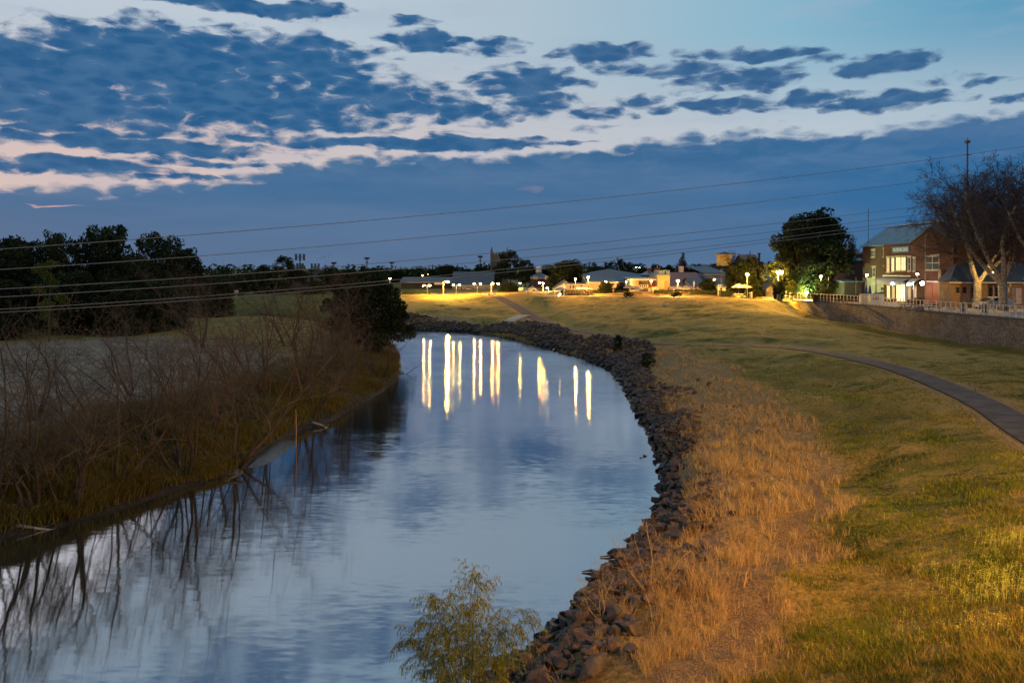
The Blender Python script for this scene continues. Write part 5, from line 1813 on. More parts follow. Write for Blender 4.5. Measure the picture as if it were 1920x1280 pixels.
# awning, a quarter barrel reaching towards the river
y0, y1 = fy(1719), fy(1663)
za, zb = fz(1690, 521), fz(1690, 533)
for nm, (q0, q1), xp, mm in (('awning', (y0, y1), 1.9, mat('awning_canvas', (.34, .32, .31), (.25, .24, .24), 1.5, .8)), ('arched_canopy', (fy(1735), fy(1722)), 1.3, WHITEP)):
    mb = MB(); n = 8
    for j in range(n + 1):
        a = j / n * math.pi / 2
        x = XF - .36 - math.sin(a) * xp; z = zb + math.cos(a) * (za - zb)
        mb.v += [(x, q0, z), (x, q1, z), (x + .03, q0, z - .04), (x + .03, q1, z - .04)]
    for j in range(n):
        b_ = j * 4
        mb.f += [(b_, b_ + 1, b_ + 5, b_ + 4), (b_ + 2, b_ + 6, b_ + 7, b_ + 3), (b_, b_ + 4, b_ + 6, b_ + 2), (b_ + 1, b_ + 3, b_ + 7, b_ + 5)]
    for q in (q1, ) if nm == 'awning' else ():
        c0 = len(mb.v); mb.v.append((XF - .36, q, zb))
        for j in range(n):
            mb.f.append((c0, j * 4 + 1, (j + 1) * 4 + 1))
    mb.build(nm, mm, cc)
for px in (1722, 1735):
    MB().tube([(XF - 1.6, fy(px), 5.1), (XF - 1.6, fy(px), zb + .1)], .06, 6).build('canopy_post', WHITEP, cc)
MB().tube([(XF - 2.2, y1, zb), (XF - 2.2, y0, zb)], .04, 5).build('awning_rail', WHITEP, cc)
for px, py, r_, st in ((1673, 532, .17, 5500), (1703, 533, .17, 5500), (1729, 531, .24, 2600)):
    y = fy(px) - 1.2
    o = MB().ball((XF - 2.35, (XF - 2.35) * F / (px - 960), Z(py, (XF - 2.35) * F / (px - 960))), r_, 2).build('flood_lamp', lampmat(WHITE, st * .007), cc, True)
    q = (XF - 2.35) * F / (px - 960)
    MB().tube([(XF - 2.35, q, Z(py, q) + r_), (XF - 1.2, q, zb + .9)], .03, 5).build('lamp_bracket', METAL, cc)
MB().tube([(XF - .9, fy(1779), 5.1), (XF - .9, fy(1779), 8.6), (XF + 3, fy(1779) + .2, 11.2), (XF + 9, fy(1779) + .2, 11.3)], .11, 6).build('downpipe', WHITEP, cc)

# low ochre brick building, faces the camera
lb = thing('brick_annex', 'low ochre brick building with a slate roof behind the two plane trees', 'building', (64, 103, 5.2))
d = 97.6
x0 = X(1784, d)
zE = Z(528, d)
MB().box(x0, 95, d, yd - .03, 4.6, zE).build('wall', YEL, lb)
r = MB(); yR = yd - .04; zR = zE + 2.3
r.add([(x0 - .4, d - .4, zE - .05), (96, d - .4, zE - .05), (96, yR, zR), (x0 + 2.2, yR, zR), (x0 - .4, d - .4, zE + .1), (96, d - .4, zE + .1), (96, yR, zR + .15), (x0 + 2.2, yR, zR + .15), (x0 - .4, yR, zE)], [(0, 1, 2, 3), (4, 7, 6, 5), (0, 4, 5, 1), (0, 3, 7, 4), (4, 8, 7)])
r.build('roof', SLATE, lb)
MB().box(x0 - .5, 96, d - .55, d - .42, zE - .2, zE - .04).build('gutter', WHITEP, lb)
for a, b_, c_, e_ in ((1793, 1798, 539, 549), (1805.5, 1811, 539, 549), (1853, 1861, 538, 560), (1865, 1873, 538, 560), (1822, 1826, 540, 558)):
    quad_window(lb, X(a, d), X(b_, d), Z(e_, d), Z(c_, d), d, DARKWIN, WOOD, (0, 1))
MB().box(X(1852, d), X(1874, d), d - .05, d + .02, Z(537, d), Z(532, d)).build('brick_lintel', RED, lb)
MB().box(X(1897, d), X(1903, d), d - .06, d + .02, Z(570, d), Z(540, d)).build('door_recess', GREYW, lb)
door(lb, 1904, 1915, 540, 570, d, mat('pink_door', (.5, .38, .34)))
for a, b_, c_, e_ in ((1892, 1895, 528, 537), (1889, 1892, 539, 548), (1917, 1923, 522, 535)):
    MB().box(X(a, d), X(b_, d), d - .12, d - .065, Z(e_, d), Z(c_, d)).build('wall_plate', WHITEP, lb)

# ------------------------------------------------------------------ retaining wall and railing
def wall_strip(name, mat_, parent, w0, w1, zt, zb_):
    """extrude along WALL: from offset w0 to w1 (outwards negative), zt top function, zb_ bottom function"""
    mb = MB(); n = 0
    L_ = spline([Vector((p.x, p.y)) for p in WALL], 4)
    for i, p in enumerate(L_):
        t = (L_[min(i + 1, len(L_) - 1)] - L_[max(0, i - 1)]).normalized()
        nn = Vector((-t.y, t.x))
        a = p + nn * w0; b_ = p + nn * w1
        mb.v += [(a.x, a.y, zb_(a)), (a.x, a.y, zt(p)), (b_.x, b_.y, zt(p)), (b_.x, b_.y, zb_(b_))]
        n += 1
    for i in range(n - 1):
        for j in range(4):
            mb.f.append((i * 4 + j, i * 4 + (j + 1) % 4, (i + 1) * 4 + (j + 1) % 4, (i + 1) * 4 + j))
    mb.f += [(0, 3, 2, 1), ((n - 1) * 4, (n - 1) * 4 + 1, (n - 1) * 4 + 2, (n - 1) * 4 + 3)]
    return mb.build(name, mat_, parent)


rw = thing('retaining_wall', 'long curved stone block retaining wall below the paved terrace', 'wall', (46, 90, 2.6))
wall_strip('stone_face', STONE, rw, -.3, .22, lambda p: float(zs(p.y)) - .02, lambda p: 1.4)
wall_strip('coping', mat('coping', (.075, .07, .065), (.05, .048, .045), 2, .9), rw, -.36, .26, lambda p: float(zs(p.y)) + .10, lambda p: float(zs(p.y)) - .018)
rl = thing('railing', 'grey steel railing of upright bars along the top of the stone wall', 'railing', (46, 90, 5.2))
RAILM = mat('rail_steel', (.45, .43, .40), (.35, .33, .3), 2, .45, metal=.3)
L_ = spline([Vector((p.x, p.y)) for p in WALL[:-1]], 6)
cum = [0.0]
for a, b_ in zip(L_[:-1], L_[1:]):
    cum.append(cum[-1] + (b_ - a).length)
for nm, h, rr in (('top_rail', 1.08, .035), ('middle_rail', .55, .018), ('bottom_rail', .22, .022)):
    MB().tube([(p.x, p.y, float(zs(p.y)) + .1 + h) for p in L_[::2]], rr, 5).build(nm, RAILM, rl)
pm_ = MB().box(-.03, .03, -.03, .03, 0, 1.1).mesh('post', RAILM)
s = .3
while s < cum[-1] - .2:
    i = int(np.searchsorted(cum, s)) - 1
    p = L_[i].lerp(L_[i + 1], (s - cum[i]) / (cum[i + 1] - cum[i]))
    o = bpy.data.objects.new('post', pm_); C.objects.link(o); o.parent = rl
    o.location = Vector((p.x, p.y, float(zs(p.y)) + .1)) - rl.location
    s += .92
# ------------------------------------------------------------------ terrace furniture
UMB = mat('parasol_canvas', (.17, .18, .21), (.13, .14, .16), 1, .8, trans=.15)
UMBC = mat('parasol_cream', (.62, .55, .38), rough=.8, trans=.25)
UMBB = mat('parasol_navy', (.05, .045, .16), rough=.8)


def parasol(px, pt, d, w, label, m, group='parasols on the promenade'):
    z0 = float(zs(d)); x = X(px, d); zt = Z(pt, d)
    root = thing('parasol', label, 'parasol', (x, d, z0), group)
    MB().tube([(x, d, z0), (x, d, zt)], .04, 6).build('pole', METAL, root)
    MB().lathe((x, d, z0), [(.32, 0), (.3, .09), (.06, .12)], 10).build('base', concrete, root)
    mb = MB(); n = 8
    prof = [(.05, 0), (w * .42, -.42), (w * .5, -.62)]
    vs = [(x, d, zt)]
    for rr, dz in prof[1:]:
        for i in range(n):
            a = i * math.pi / 4 + .39
            k_ = 1 if dz > -.5 else 1.0
            vs.append((x + math.cos(a) * rr * k_, d + math.sin(a) * rr * k_, zt + dz * (w / 2.6)))
    fs = [(0, 1 + i, 1 + (i + 1) % n) for i in range(n)] + [(1 + i, 9 + i, 9 + (i + 1) % n, 1 + (i + 1) % n) for i in range(n)]
    mb.add(vs, fs).build('canopy', m, root)
    return root


parasol(1052, 537.5, 154, 3.0, 'open grey parasol alone beside the white gabled house', UMB)
parasol(1086, 537, 150, 2.3, 'leftmost of the three small open grey parasols', UMB)
parasol(1093, 536.5, 150, 2.3, 'middle one of the three small open grey parasols', UMB)
parasol(1101, 537, 149, 2.3, 'rightmost of the three small open grey parasols', UMB)
parasol(1180, 534, 150, 2.6, 'open blue grey parasol left of the garage door', UMB)
parasol(1193, 537, 150, 2.6, 'open pale parasol just before the garage door', UMB)
parasol(1271, 534.5, 149, 3.0, 'left of the two open parasols under the bright orange lamp', UMB)
parasol(1286, 534.5, 149, 3.0, 'right of the two open parasols under the bright orange lamp', UMB)
parasol(1385, 532, 138, 2.6, 'cream lit parasol in front of the large round tree', UMBC)
parasol(1397, 532.5, 140, 2.6, 'cream lit parasol tucked behind the tall double lamp post', UMBC)
for px in (1624.5, 1631):
    d = 110; x = X(px, d); z0 = float(zs(d))
    root = thing('closed_parasol', 'closed navy blue parasol, %s of the pair by the white panels' % ('left' if px < 1628 else 'right'), 'parasol', (x, d, z0), 'closed parasols')
    MB().lathe((x, d, z0), [(.04, 0), (.04, 1.2)], 6).build('pole', METAL, root)
    MB().lathe((x, d, z0), [(.05, 1.15), (.26, 1.2), (.22, 1.6), (.12, 2.3), (.03, 2.65)], 8).build('canopy', UMBB, root)


def table(px, d, label, m=WOOD, L=1.7, rot=.15):
    x = X(px, d); z0 = float(zs(d))
    root = thing('picnic_table', label, 'picnic table', (x, d, z0), 'picnic tables on the terrace', rot)
    link('tabletop', MB().box(-L / 2, L / 2, -.38, .38, .70, .76).mesh('tabletop', m), root)
    for s in (-1, 1):
        link('bench', MB().box(-L / 2, L / 2, s * .72 - .14, s * .72 + .14, .42, .47).mesh('bench', m), root)
        mb = MB()
        mb.tube([(s * L * .36, -.75, 0), (s * L * .36, -.2, .69)], .045, 4).tube([(s * L * .36, .75, 0), (s * L * .36, .2, .69)], .045, 4).box(s * L * .36 - .03, s * L * .36 + .03, -.8, .8, .36, .415)
        link('leg', mb.mesh('leg', METAL), root)
    return root


for px, d, lab in [(1085, 147, 'timber picnic table under the leftmost small parasol'), (1095, 146, 'timber picnic table between the small parasols and the lawn'), (1103, 147, 'timber picnic table below the bright globe lamp'), (1068, 147, 'timber picnic table beside the twin posted lamp'),
                   (1178, 145, 'timber picnic table left of the stone planter with a bush'), (1195, 144, 'timber picnic table right of the stone planter with a bush'), (1268, 143, 'timber picnic table left of the planter under the orange lamp'), (1286, 142, 'timber picnic table right of the planter under the orange lamp'),
                   (1384, 132, 'pale picnic table under the cream lit parasol'), (1703, 88, 'picnic table nearest the railing before the lit doorway'), (1745, 89, 'picnic table near the railing before the red garage door'), (1585, 108, 'picnic table behind the railing by the hedge')]:
    table(px, d, lab, CREAM if px == 1384 else WOOD)


def planter(px, pt, pb, d, w, label, bush=True):
    x = X(px, d); z1 = Z(pt, d); z0 = Z(pb, d)
    root = thing('planter', label, 'planter', (x, d, z0), 'stone planters on the bank edge')
    MB().box(x - w / 2, x + w / 2, d - .8, d + .8, z0 - .3, z1).build('box', STONE, root)
    if bush:
        r = np.random.RandomState(int(px))
        V, T = leaf_quads(r, [(x - w * .2, d, z1 + .45), (x + w * .2, d, z1 + .5), (x, d, z1 + .7)], [.5, .5, .45], 900, .09)
        off = np.array(root.location)
        link('bush', np_mesh('bush', V - off, T, EVG), root)


planter(1178, 557.5, 562.5, 139, 1.9, 'stone planter with a dark bush between two picnic tables on the left')
planter(1268.5, 557.5, 563, 137, 2.1, 'stone planter with a dark bush below the bright orange lamp')
planter(1378, 560.5, 563.5, 127, 2.4, 'low stone planter in front of the cream lit parasol', False)


def hedge(px0, px1, d, z0, h, label, m=EVG):
    x0, x1 = X(px0, d), X(px1, d)
    root = thing('hedge', label, 'hedge', ((x0 + x1) / 2, d, z0), 'clipped hedges behind the promenade')
    r = np.random.RandomState(int(px0))
    n = int((x1 - x0) * 240)
    p = np.stack([r.uniform(x0, x1, n), d + r.uniform(-.4, .4, n), z0 + h * r.uniform(0, 1, n) ** .7], 1)
    u = r.normal(0, 1, (n, 3)); u /= np.linalg.norm(u, axis=1)[:, None]
    w_ = np.cross(u, r.normal(0, 1, (n, 3))); w_ /= np.linalg.norm(w_, axis=1)[:, None]
    s = .13
    V = np.stack([p - u * s, p + w_ * s * .6, p + u * s, p - w_ * s * .6], 1).reshape(-1, 3) - np.array(root.location)
    link('leaves', np_mesh('leaves', V, np.arange(n * 4).reshape(-1, 4), m), root)
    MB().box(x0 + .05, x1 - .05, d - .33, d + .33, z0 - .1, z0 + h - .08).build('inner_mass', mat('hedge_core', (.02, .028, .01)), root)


for a, b_, lab in [(1052, 1098, 'clipped hedge behind the leftmost picnic tables'), (1106, 1148, 'clipped hedge under the lamp lit cream wall'), (1152, 1176, 'clipped hedge left of the verandah building'), (1226, 1238, 'short hedge stub right of the white side door'), (1240, 1348, 'longest clipped hedge behind the orange lamp parasols'), (1352, 1378, 'clipped hedge left of the cream lit parasols'), (1400, 1421, 'bright clipped hedge right of the tall double lamp post'), (1423, 1436, 'dark clipped hedge piece below the ochre cottage')]:
    hedge(a, b_, 148.5 if a < 1350 else 143, T, .95, lab, OLV if a == 1400 else EVG)
hedge(1524, 1612, 118, T, 1.1, 'clipped hedge along the plaza behind the railing')
hedge(754, 806, 176, 4.2, .8, 'pale clipped hedge on the levee crest at the far left', OLV)
# low kerb wall at the crest
kw = thing('low_wall', 'low pale garden wall at the crest left of the steep path top', 'wall', (X(850, 172), 172, 4.2))
MB().box(X(806, 172), X(905, 172), 171.9, 172.2, 3.8, 4.32).build('footing', PINKW, kw)
kw2 = thing('low_wall', 'lit pale block walls at the top of the steep path', 'wall', (X(918, 166), 166, 4.6))
MB().box(X(902, 166), X(914, 166), 165.8, 166.4, 4.2, Z(551.5, 166)).box(X(915, 164), X(931, 164), 163.8, 164.4, 4.2, Z(550.5, 164)).build('block', PINKW, kw2)
# steps / slide at the crest
st_ = thing('metal_slide', 'pale stair ramp with handrails dropping from the promenade edge', 'stairs', (X(1048, 146), 146, 4.5))
MB().add([(X(1040, 143), 143, 4.0), (X(1058, 143), 143, 4.0), (X(1058, 147), 147, 5.02), (X(1040, 147), 147, 5.02), (X(1040, 143), 143, 3.4), (X(1058, 143), 143, 3.4), (X(1058, 147), 147, 3.4), (X(1040, 147), 147, 3.4)], [(0, 1, 2, 3), (4, 7, 6, 5), (0, 4, 5, 1), (1, 5, 6, 2), (2, 6, 7, 3), (3, 7, 4, 0)]).build('ramp', concrete, st_)
for px in (1040.5, 1057.5):
    mb = MB().tube([(X(px, 143), 143, 4.9), (X(px, 147), 147, 5.95), (X(px, 150), 150, 5.95)], .035, 5)
    for q in (143, 145, 147, 150):
        zz = 4.0 + (min(q, 147) - 143) * .255
        mb.tube([(X(px, q if q < 148 else 150), q, zz), (X(px, q if q < 148 else 150), q, zz + .95)], .03, 4)
    mb.build('handrail', WHITEP, st_)
lf = thing('ground_light', 'short glowing light tube leaning by the stair ramp', 'light', (X(1049, 146), 146, 5))
MB().tube([(X(1047.5, 145.5), 145.5, Z(555, 145.5)), (X(1050.5, 145.5), 145.5, Z(550.5, 145.5))], .1, 6).build('tube', lampmat(WARM, 30), lf)
# small things on the plaza
for px, pb, lab in [(1810, 585, 'square topped bollard left of the small car'), (1852, 588, 'square topped bollard in front of the small car'), (1903, 590.5, 'square topped bollard right of the right plane trunk')]:
    d = 83; x = X(px, d); z0 = float(zs(d))
    root = thing('bollard', lab, 'bollard', (x, d, z0), 'bollards on the plaza')
    MB().box(x - .07, x + .07, d - .07, d + .07, z0, z0 + 1.25).build('post', mat('bollard_post', (.42, .36, .25), (.3, .25, .18), 5), root)
    MB().box(x - .13, x + .13, d - .13, d + .13, z0 + 1.253, z0 + 1.33).build('cap', METAL, root)
for i, px in enumerate((1776, 1785, 1793, 1803)):
    d = 93; x = X(px, d)
    o = thing('wheel_stop', ['first', 'second', 'third', 'fourth'][i] + ' white kerb block from the brick pilaster', 'wheel stop', (x, d, float(zs(d))), 'white wheel stops')
    MB().box(x - .42, x + .42, d - .09, d + .09, float(zs(d)), float(zs(d)) + .12).build('block', WHITEP, o)
pn = thing('menu_board', 'pair of white outdoor bar panels with a framed picture below the blue parasols', 'board', (X(1635, 108.5), 108.5, 5.1))
d = 108.5
MB().box(X(1632.5, d), X(1658, d), d, d + .5, 5.05, Z(551, d)).build('counter_panel', WHITEP, pn)
MB().box(X(1613.5, d), X(1617, d), d, d + .5, 5.05, Z(551, d)).box(X(1613.5, d), X(1630, d), d + .1, d + .5, Z(553, d), Z(551, d)).build('frame_panel', WHITEP, pn)
MB().box(X(1637, d), X(1648, d), d - .04, d - .003, Z(562, d), Z(555, d)).build('picture', mat('poster', (.45, .30, .20), (.2, .18, .2), 3), pn)
MB().box(X(1617.5, d), X(1629, d), d + .2, d + .5, 5.05, Z(557, d)).build('counter', CREAM, pn)
pp = thing('potted_plant', 'spiky dark plant in a tub before the right canopy post', 'plant', (X(1723, 95), 95, 5.2))
MB().lathe((X(1723, 95), 95, 5.2), [(.3, 0), (.4, .5), (.36, .5)], 12).build('pot', concrete, pp)
r_ = np.random.RandomState(2)
link('leaves', blades('leaves', np.array([[0, 0, .45]]) + r_.normal(0, .06, (90, 3)), 1.0, .09, .9, EVG, r_, .8), pp)
pb = thing('stone_bench', 'low rough stone bench block by the railing before the lit door', 'bench', (X(1722, 86), 86, 5.28))
MB().box(X(1714, 86), X(1730, 86), 85.7, 86.3, 5.27, 5.8).build('block', STONE, pb)
tb = thing('tubs', 'round green shrub in a pale tub behind the white panels', 'plant', (X(1647, 112), 112, 5.1))
V, T_ = leaf_quads(np.random.RandomState(8), [(0, 0, 1.1), (.4, 0, 1.2), (-.4, 0, 1.15)], [.5, .4, .4], 900, .09)
link('leaves', np_mesh('leaves', V, T_, OLV), tb)
link('pot', MB().lathe((0, 0, 0), [(.35, 0), (.42, .7), (.38, .7)], 12).mesh('pot', concrete), tb)
for px, d, lab in [(1350, 146, 'dark litter bin by the left end of the dark hedge gap'), (1408, 133, 'dark litter bin right of the tall double lamp post'), (1460, 122, 'dark litter bin under the brightest sodium lamp'), (1805, 86, 'dark litter bin pair by the left bollard'), (1846, 84, 'dark litter bin by the middle bollard')]:
    z0 = float(zs(d)); x = X(px, d)
    root = thing('litter_bin', lab, 'litter bin', (x, d, z0), 'litter bins')
    MB().lathe((x, d, z0), [(.26, 0), (.28, .85)], 10).build('body', METAL, root)
    MB().lathe((x, d, z0 + .853), [(.31, 0), (.31, .06), (.12, .16)], 10).build('lid', METAL, root)
lt = thing('litter', 'crumpled white litter lying on the grass slope below the planters', 'litter', (0, 0, 0))
g = G(1248, 571)
lt.location = (g.x, g.y, H(g.x, g.y))
bm = bmesh.new(); bmesh.ops.create_icosphere(bm, subdivisions=2, radius=.3)
for v in bm.verts:
    v.co = Vector((v.co.x * 1.9 + .3 * math.sin(v.co.y * 20), v.co.y * .8, max(0, v.co.z * .6 + rnd.uniform(-.06, .08))))
me = bpy.data.meshes.new('paper'); bm.to_mesh(me); bm.free(); me.materials.append(WHITEP); link('paper', me, lt)


# ------------------------------------------------------------------ small car
def car(loc, rot):
    root = thing('hatchback_car', 'small silver hatchback parked between the plane trunks', 'car', loc, None, rot)
    L, Wd = 4.0, 1.66
    prof = [(-2.0, .30), (-2.02, .62), (-1.9, .78), (-1.2, .92), (-.55, 1.38), (-.1, 1.50), (.8, 1.50), (1.45, 1.36), (1.85, 1.0), (1.98, .85), (2.0, .35), (1.6, .24), (-1.6, .22)]
    st = [(-.5, .90, .88), (-.47, .97, .95), (-.3, 1.0, 1.0), (.3, 1.0, 1.0), (.47, .97, .95), (.5, .90, .88)]
    vs, fs = [], []
    n = len(prof)
    for (w_, sx, sz) in st:
        for (x, z) in prof:
            inn = 1 - .16 * max(0, (z - .95) / .55)
            vs.append((x * sx, w_ * Wd * inn, .24 + (z - .24) * sz))
    for i in range(len(st) - 1):
        for j in range(n):
            fs.append((i * n + j, i * n + (j + 1) % n, (i + 1) * n + (j + 1) % n, (i + 1) * n + j))
    fs += [tuple(range(n)), tuple(range((len(st) - 1) * n, len(st) * n))[::-1]]
    cp_ = mat('car_paint', (.30, .31, .31), (.27, .28, .28), 1, .25, metal=.6, spec=.6)
    o = link('body', MB().add(vs, fs).mesh('body', cp_, smooth=False), root)
    gl = DARKWIN
    for s in (-1, 1):
        y = s * (Wd * .5 * .90 + .012)
        for pts in ([(-.95, 1.03), (-.48, 1.34), (.12, 1.40), (.12, 1.02)], [(.2, 1.02), (.2, 1.40), (.85, 1.38), (1.3, 1.05)]):
            inn = [(x, s * (Wd * .5 * (1 - .16 * max(0, (z - .95) / .55)) + .008), z) for x, z in pts]
            out_ = [(x, y_ + s * .015, z) for x, y_, z in inn]
            m_ = MB().add(inn + out_, [(0, 1, 2, 3), (4, 7, 6, 5), (0, 4, 5, 1), (1, 5, 6, 2), (2, 6, 7, 3), (3, 7, 4, 0)])
            link('window', m_.mesh('window', gl), root)
        link('headlight', MB().ball((-1.88, s * .6, .68), .13, 2, .8).mesh('headlight', mat('headlight', (.6, .62, .65), rough=.15)), root)
        link('tail_light', MB().box(1.90, 1.97, s * .62 - .12, s * .62 + .12, .78, 1.0).mesh('tail_light', mat('tail_light', (.35, .02, .015), rough=.3)), root)
        link('mirror', MB().ball((-.75, s * .88, 1.0), .09, 1).mesh('mirror', cp_), root)
        for x in (-1.28, 1.22):
            M_ = Matrix.Translation((x, s * .72, .30)) @ Matrix.Rotation(math.pi / 2, 4, 'X')
            tyre = MB().lathe((0, 0, 0), [(.19, -.1), (.29, -.1), (.30, -.05), (.30, .05), (.29, .1), (.19, .1)], 20)
            tyre.v = [tuple(M_ @ Vector(q)) for q in tyre.v]
            wo = link('wheel', tyre.mesh('wheel', mat('tyre', (.02, .02, .02), rough=.8)), root)
            rim = MB().lathe((0, 0, 0), [(.185, -.115), (.185, .115)], 14)
            rim.v = [tuple(M_ @ Vector(q)) for q in rim.v]
            link('rim', rim.mesh('rim', mat('rim', (.5, .5, .5), rough=.3, metal=.8)), wo)
    link('windscreen', MB().add([(-1.12, -.66, 1.0), (-1.12, .66, 1.0), (-.58, .60, 1.37), (-.58, -.60, 1.37), (-1.14, -.66, 1.01), (-1.14, .66, 1.01), (-.60, .60, 1.385), (-.60, -.60, 1.385)], [(0, 1, 2, 3), (4, 7, 6, 5), (0, 4, 5, 1), (1, 5, 6, 2), (2, 6, 7, 3), (3, 7, 4, 0)]).mesh('windscreen', gl), root)
    link('number_plate', MB().box(-2.03, -2.0, -.22, .22, .42, .53).mesh('number_plate', WHITEP), root)
    return root


car((X(1862, 92), 92, float(zs(92))), .10)

# ------------------------------------------------------------------ trees of the town
pl_proto = [make_bare('plane_tree', 300 + i, 'plane', PLANE, PTWIG, 2) for i in range(2)]
GP = 'bare plane trees before the brick annex'
place(pl_proto[0], USED, (X(1832, 95), 95, 5.2), (1.02, 1.02, .98), .6, 'left plane tree with a pale forked trunk and a wide bare crown', GP)
place(pl_proto[1], USED, (X(1882, 89), 89, 5.2), (1.1, 1.1, .98), 2.2, 'right plane tree with the thickest pale trunk behind the small car', GP)
place(pl_proto[0], USED, (X(1985, 86), 86, 5.2), (1.1, 1.1, 1.0), 3.9, 'plane tree beyond the right edge whose bare boughs reach into the picture', GP)
std(dense, 2, 1522, 396, 131, T, 165, 'largest dark evergreen tree on the terrace beside the wall end', None)
std(loose, 1, 1500, 425, 128, T, 110, 'ragged evergreen left half joined to the largest dark tree', None)
far_bare = make_bare('bare_tree', 500, 'crown', PTWIG, PTWIG, 1)
GB = 'bare winter trees behind the roofs'


def fb(px, pt, d, wpx, label):
    h = Z(pt, d) - 4.5; w = wpx / F * d
    place(far_bare, USED, (X(px, d), d, 4.5), (w / 9.5, w / 9.5, h / 10.5), px * .1, label, GB)


fb(1590, 403, 136, 70, 'bare branched tree on the right flank of the largest evergreen')
fb(1386, 450, 190, 85, 'round bare winter tree above the yellow tower')
fb(1345, 480, 215, 30, 'small bare tree left of the yellow tower')
fb(1272, 478, 200, 45, 'faint bare tree leaning against the pointed conifer')
fb(565, 522, 150, 60, 'pale bare tree in front of the far left park trees')
fb(595, 505, 260, 26, 'thin bare tree right of the narrow cypress')
con = make_leafy('conifer_tree', 88, leafmat('conifer_needles', (.055, .030, .022), (.10, .06, .04)), [(0, 0, 1.5, 2.6), (0, 0, 3.4, 2.3), (0, 0, 5.2, 1.9), (0, 0, 6.9, 1.3), (0, 0, 8.3, .9), (0, 0, 9.4, .5)], 5000, .2, 10)
GT = 'leafy trees of the town'
place(con, USED, (X(1281, 195), 195, 4.5), (.85, .85, (Z(471, 195) - 4.5) / 10), 0, 'pointed brown conifer behind the red tiled roof', GT)
std([con], 0, 584, 503, 230, 4.3, 20, 'narrow dark cypress beside the lattice mast', GT)
for i, (px, pt, d, w_, pr, lab) in enumerate([
        (1120, 497, 205, 60, 0, 'dark tree behind the left end of the huge shed roof'), (1207, 500, 215, 40, 0, 'dark tree behind the right end of the huge shed roof'), (1243, 500, 200, 34, 1, 'dark tree right behind the narrow yellow house'), (1300, 500, 205, 44, 0, 'dark tree behind the red tiled roof'), (1325, 507, 200, 30, 0, 'small dark tree behind the slate roofed cottage'), (1425, 490, 215, 50, 0, 'dark tree behind the parapet building'), (1010, 503, 235, 60, 0, 'dark tree mass behind the white roof lantern'), (1407, 479, 142, 62, 0, 'large round tree lit from below by the double lamp'), (1378, 492, 146, 40, 0, 'left half of the lamp lit round trees'),
        (1330, 520, 150, 36, 0, 'leafy shrub tree left of the low white pavilion'), (1461, 522, 124, 26, 0, 'small street tree under the brightest sodium lamp'),
        (1497, 527, 128, 34, 0, 'low yellow lit tree at the wall end'), (1136, 526, 149, 34, 0, 'small round street tree before the lamp lit cream wall'), (1164, 534, 151, 30, 0, 'low dark shrub tree right of the small round street tree'),
        (1062, 487, 172, 80, 0, 'big dark tree left of the huge shed'), (957, 467, 236, 55, 1, 'tall ragged dark tree hiding the church tower'), (985, 484, 226, 48, 1, 'dark tree right of the church tower tree'), (930, 498, 224, 34, 1, 'dark tree left below the church tower'),
        (953, 528, 176, 40, 0, 'orange lit bush beside the pale posted lamp'), (970, 540, 174, 20, 0, 'low bush left of the small dark shed'), (1163, 482, 230, 30, 1, 'ragged dark tree above the huge shed roof'), (1178, 490, 240, 30, 1, 'dark tree on the right above the huge shed roof'),
        (1310, 492, 230, 26, 0, 'dark pointed tree left of the pale end wall'), (1232, 495, 235, 30, 0, 'dark tree behind the blue tin roofs'), (1255, 496, 240, 26, 0, 'dark tree left of the pointed conifer'), (1030, 500, 240, 26, 0, 'dark tree behind the roof lantern'),
        (840, 496, 240, 52, 0, 'rounded dark tree behind the levee hall'), (811, 504, 250, 34, 0, 'low dark tree left of the levee hall'), (898, 497, 260, 36, 1, 'dark tree under the small floodlight mast'), (873, 504, 262, 34, 0, 'low dark tree behind the hall roof'),
        (770, 503, 300, 30, 1, 'dark pointed tree left of the hill lights'), (745, 506, 290, 40, 0, 'low dark tree right of the she-oak'),
        (532, 477, 200, 62, 1, 'tall gum tree with an umbrella shaped crown in the far left park'), (495, 495, 190, 50, 1, 'ragged dark tree left of the umbrella shaped gum'), (478, 508, 185, 44, 0, 'dark shrubby tree left in the far park'), (560, 505, 200, 44, 0, 'dark tree right of the umbrella shaped gum'),
        (622, 505, 205, 52, 0, 'broad dark tree right of the narrow cypress'), (655, 503, 215, 52, 0, 'dark round tree before the pale blue roof'), (700, 507, 215, 60, 0, 'dark tree mass behind the she-oak'), (640, 520, 190, 50, 0, 'lower dark tree in front of the pale blue roof'),
        (440, 520, 175, 60, 0, 'dark low tree at the left end of the far park'), (460, 530, 186, 14, 0, 'small tree lit yellow green by the lone park lamp'), (520, 522, 182, 70, 0, 'dark low belt tree in the middle of the far park'), (590, 524, 180, 60, 0, 'dark low belt tree right in the far park'), (400, 516, 200, 50, 0, 'dark tree far behind the left wood'), (680, 520, 182, 60, 0, 'dark low belt tree near the she-oak')]):
    z0 = T if px > 1040 and d < 180 else 4.3
    protos = dense if pr == 0 else loose
    o = std(protos, i, px, pt, d, z0, w_, lab, GT)
for px, pt, d in [(1488, 531, 126), (1070 + 1500 - 1500, 546, 153)]:
    pass
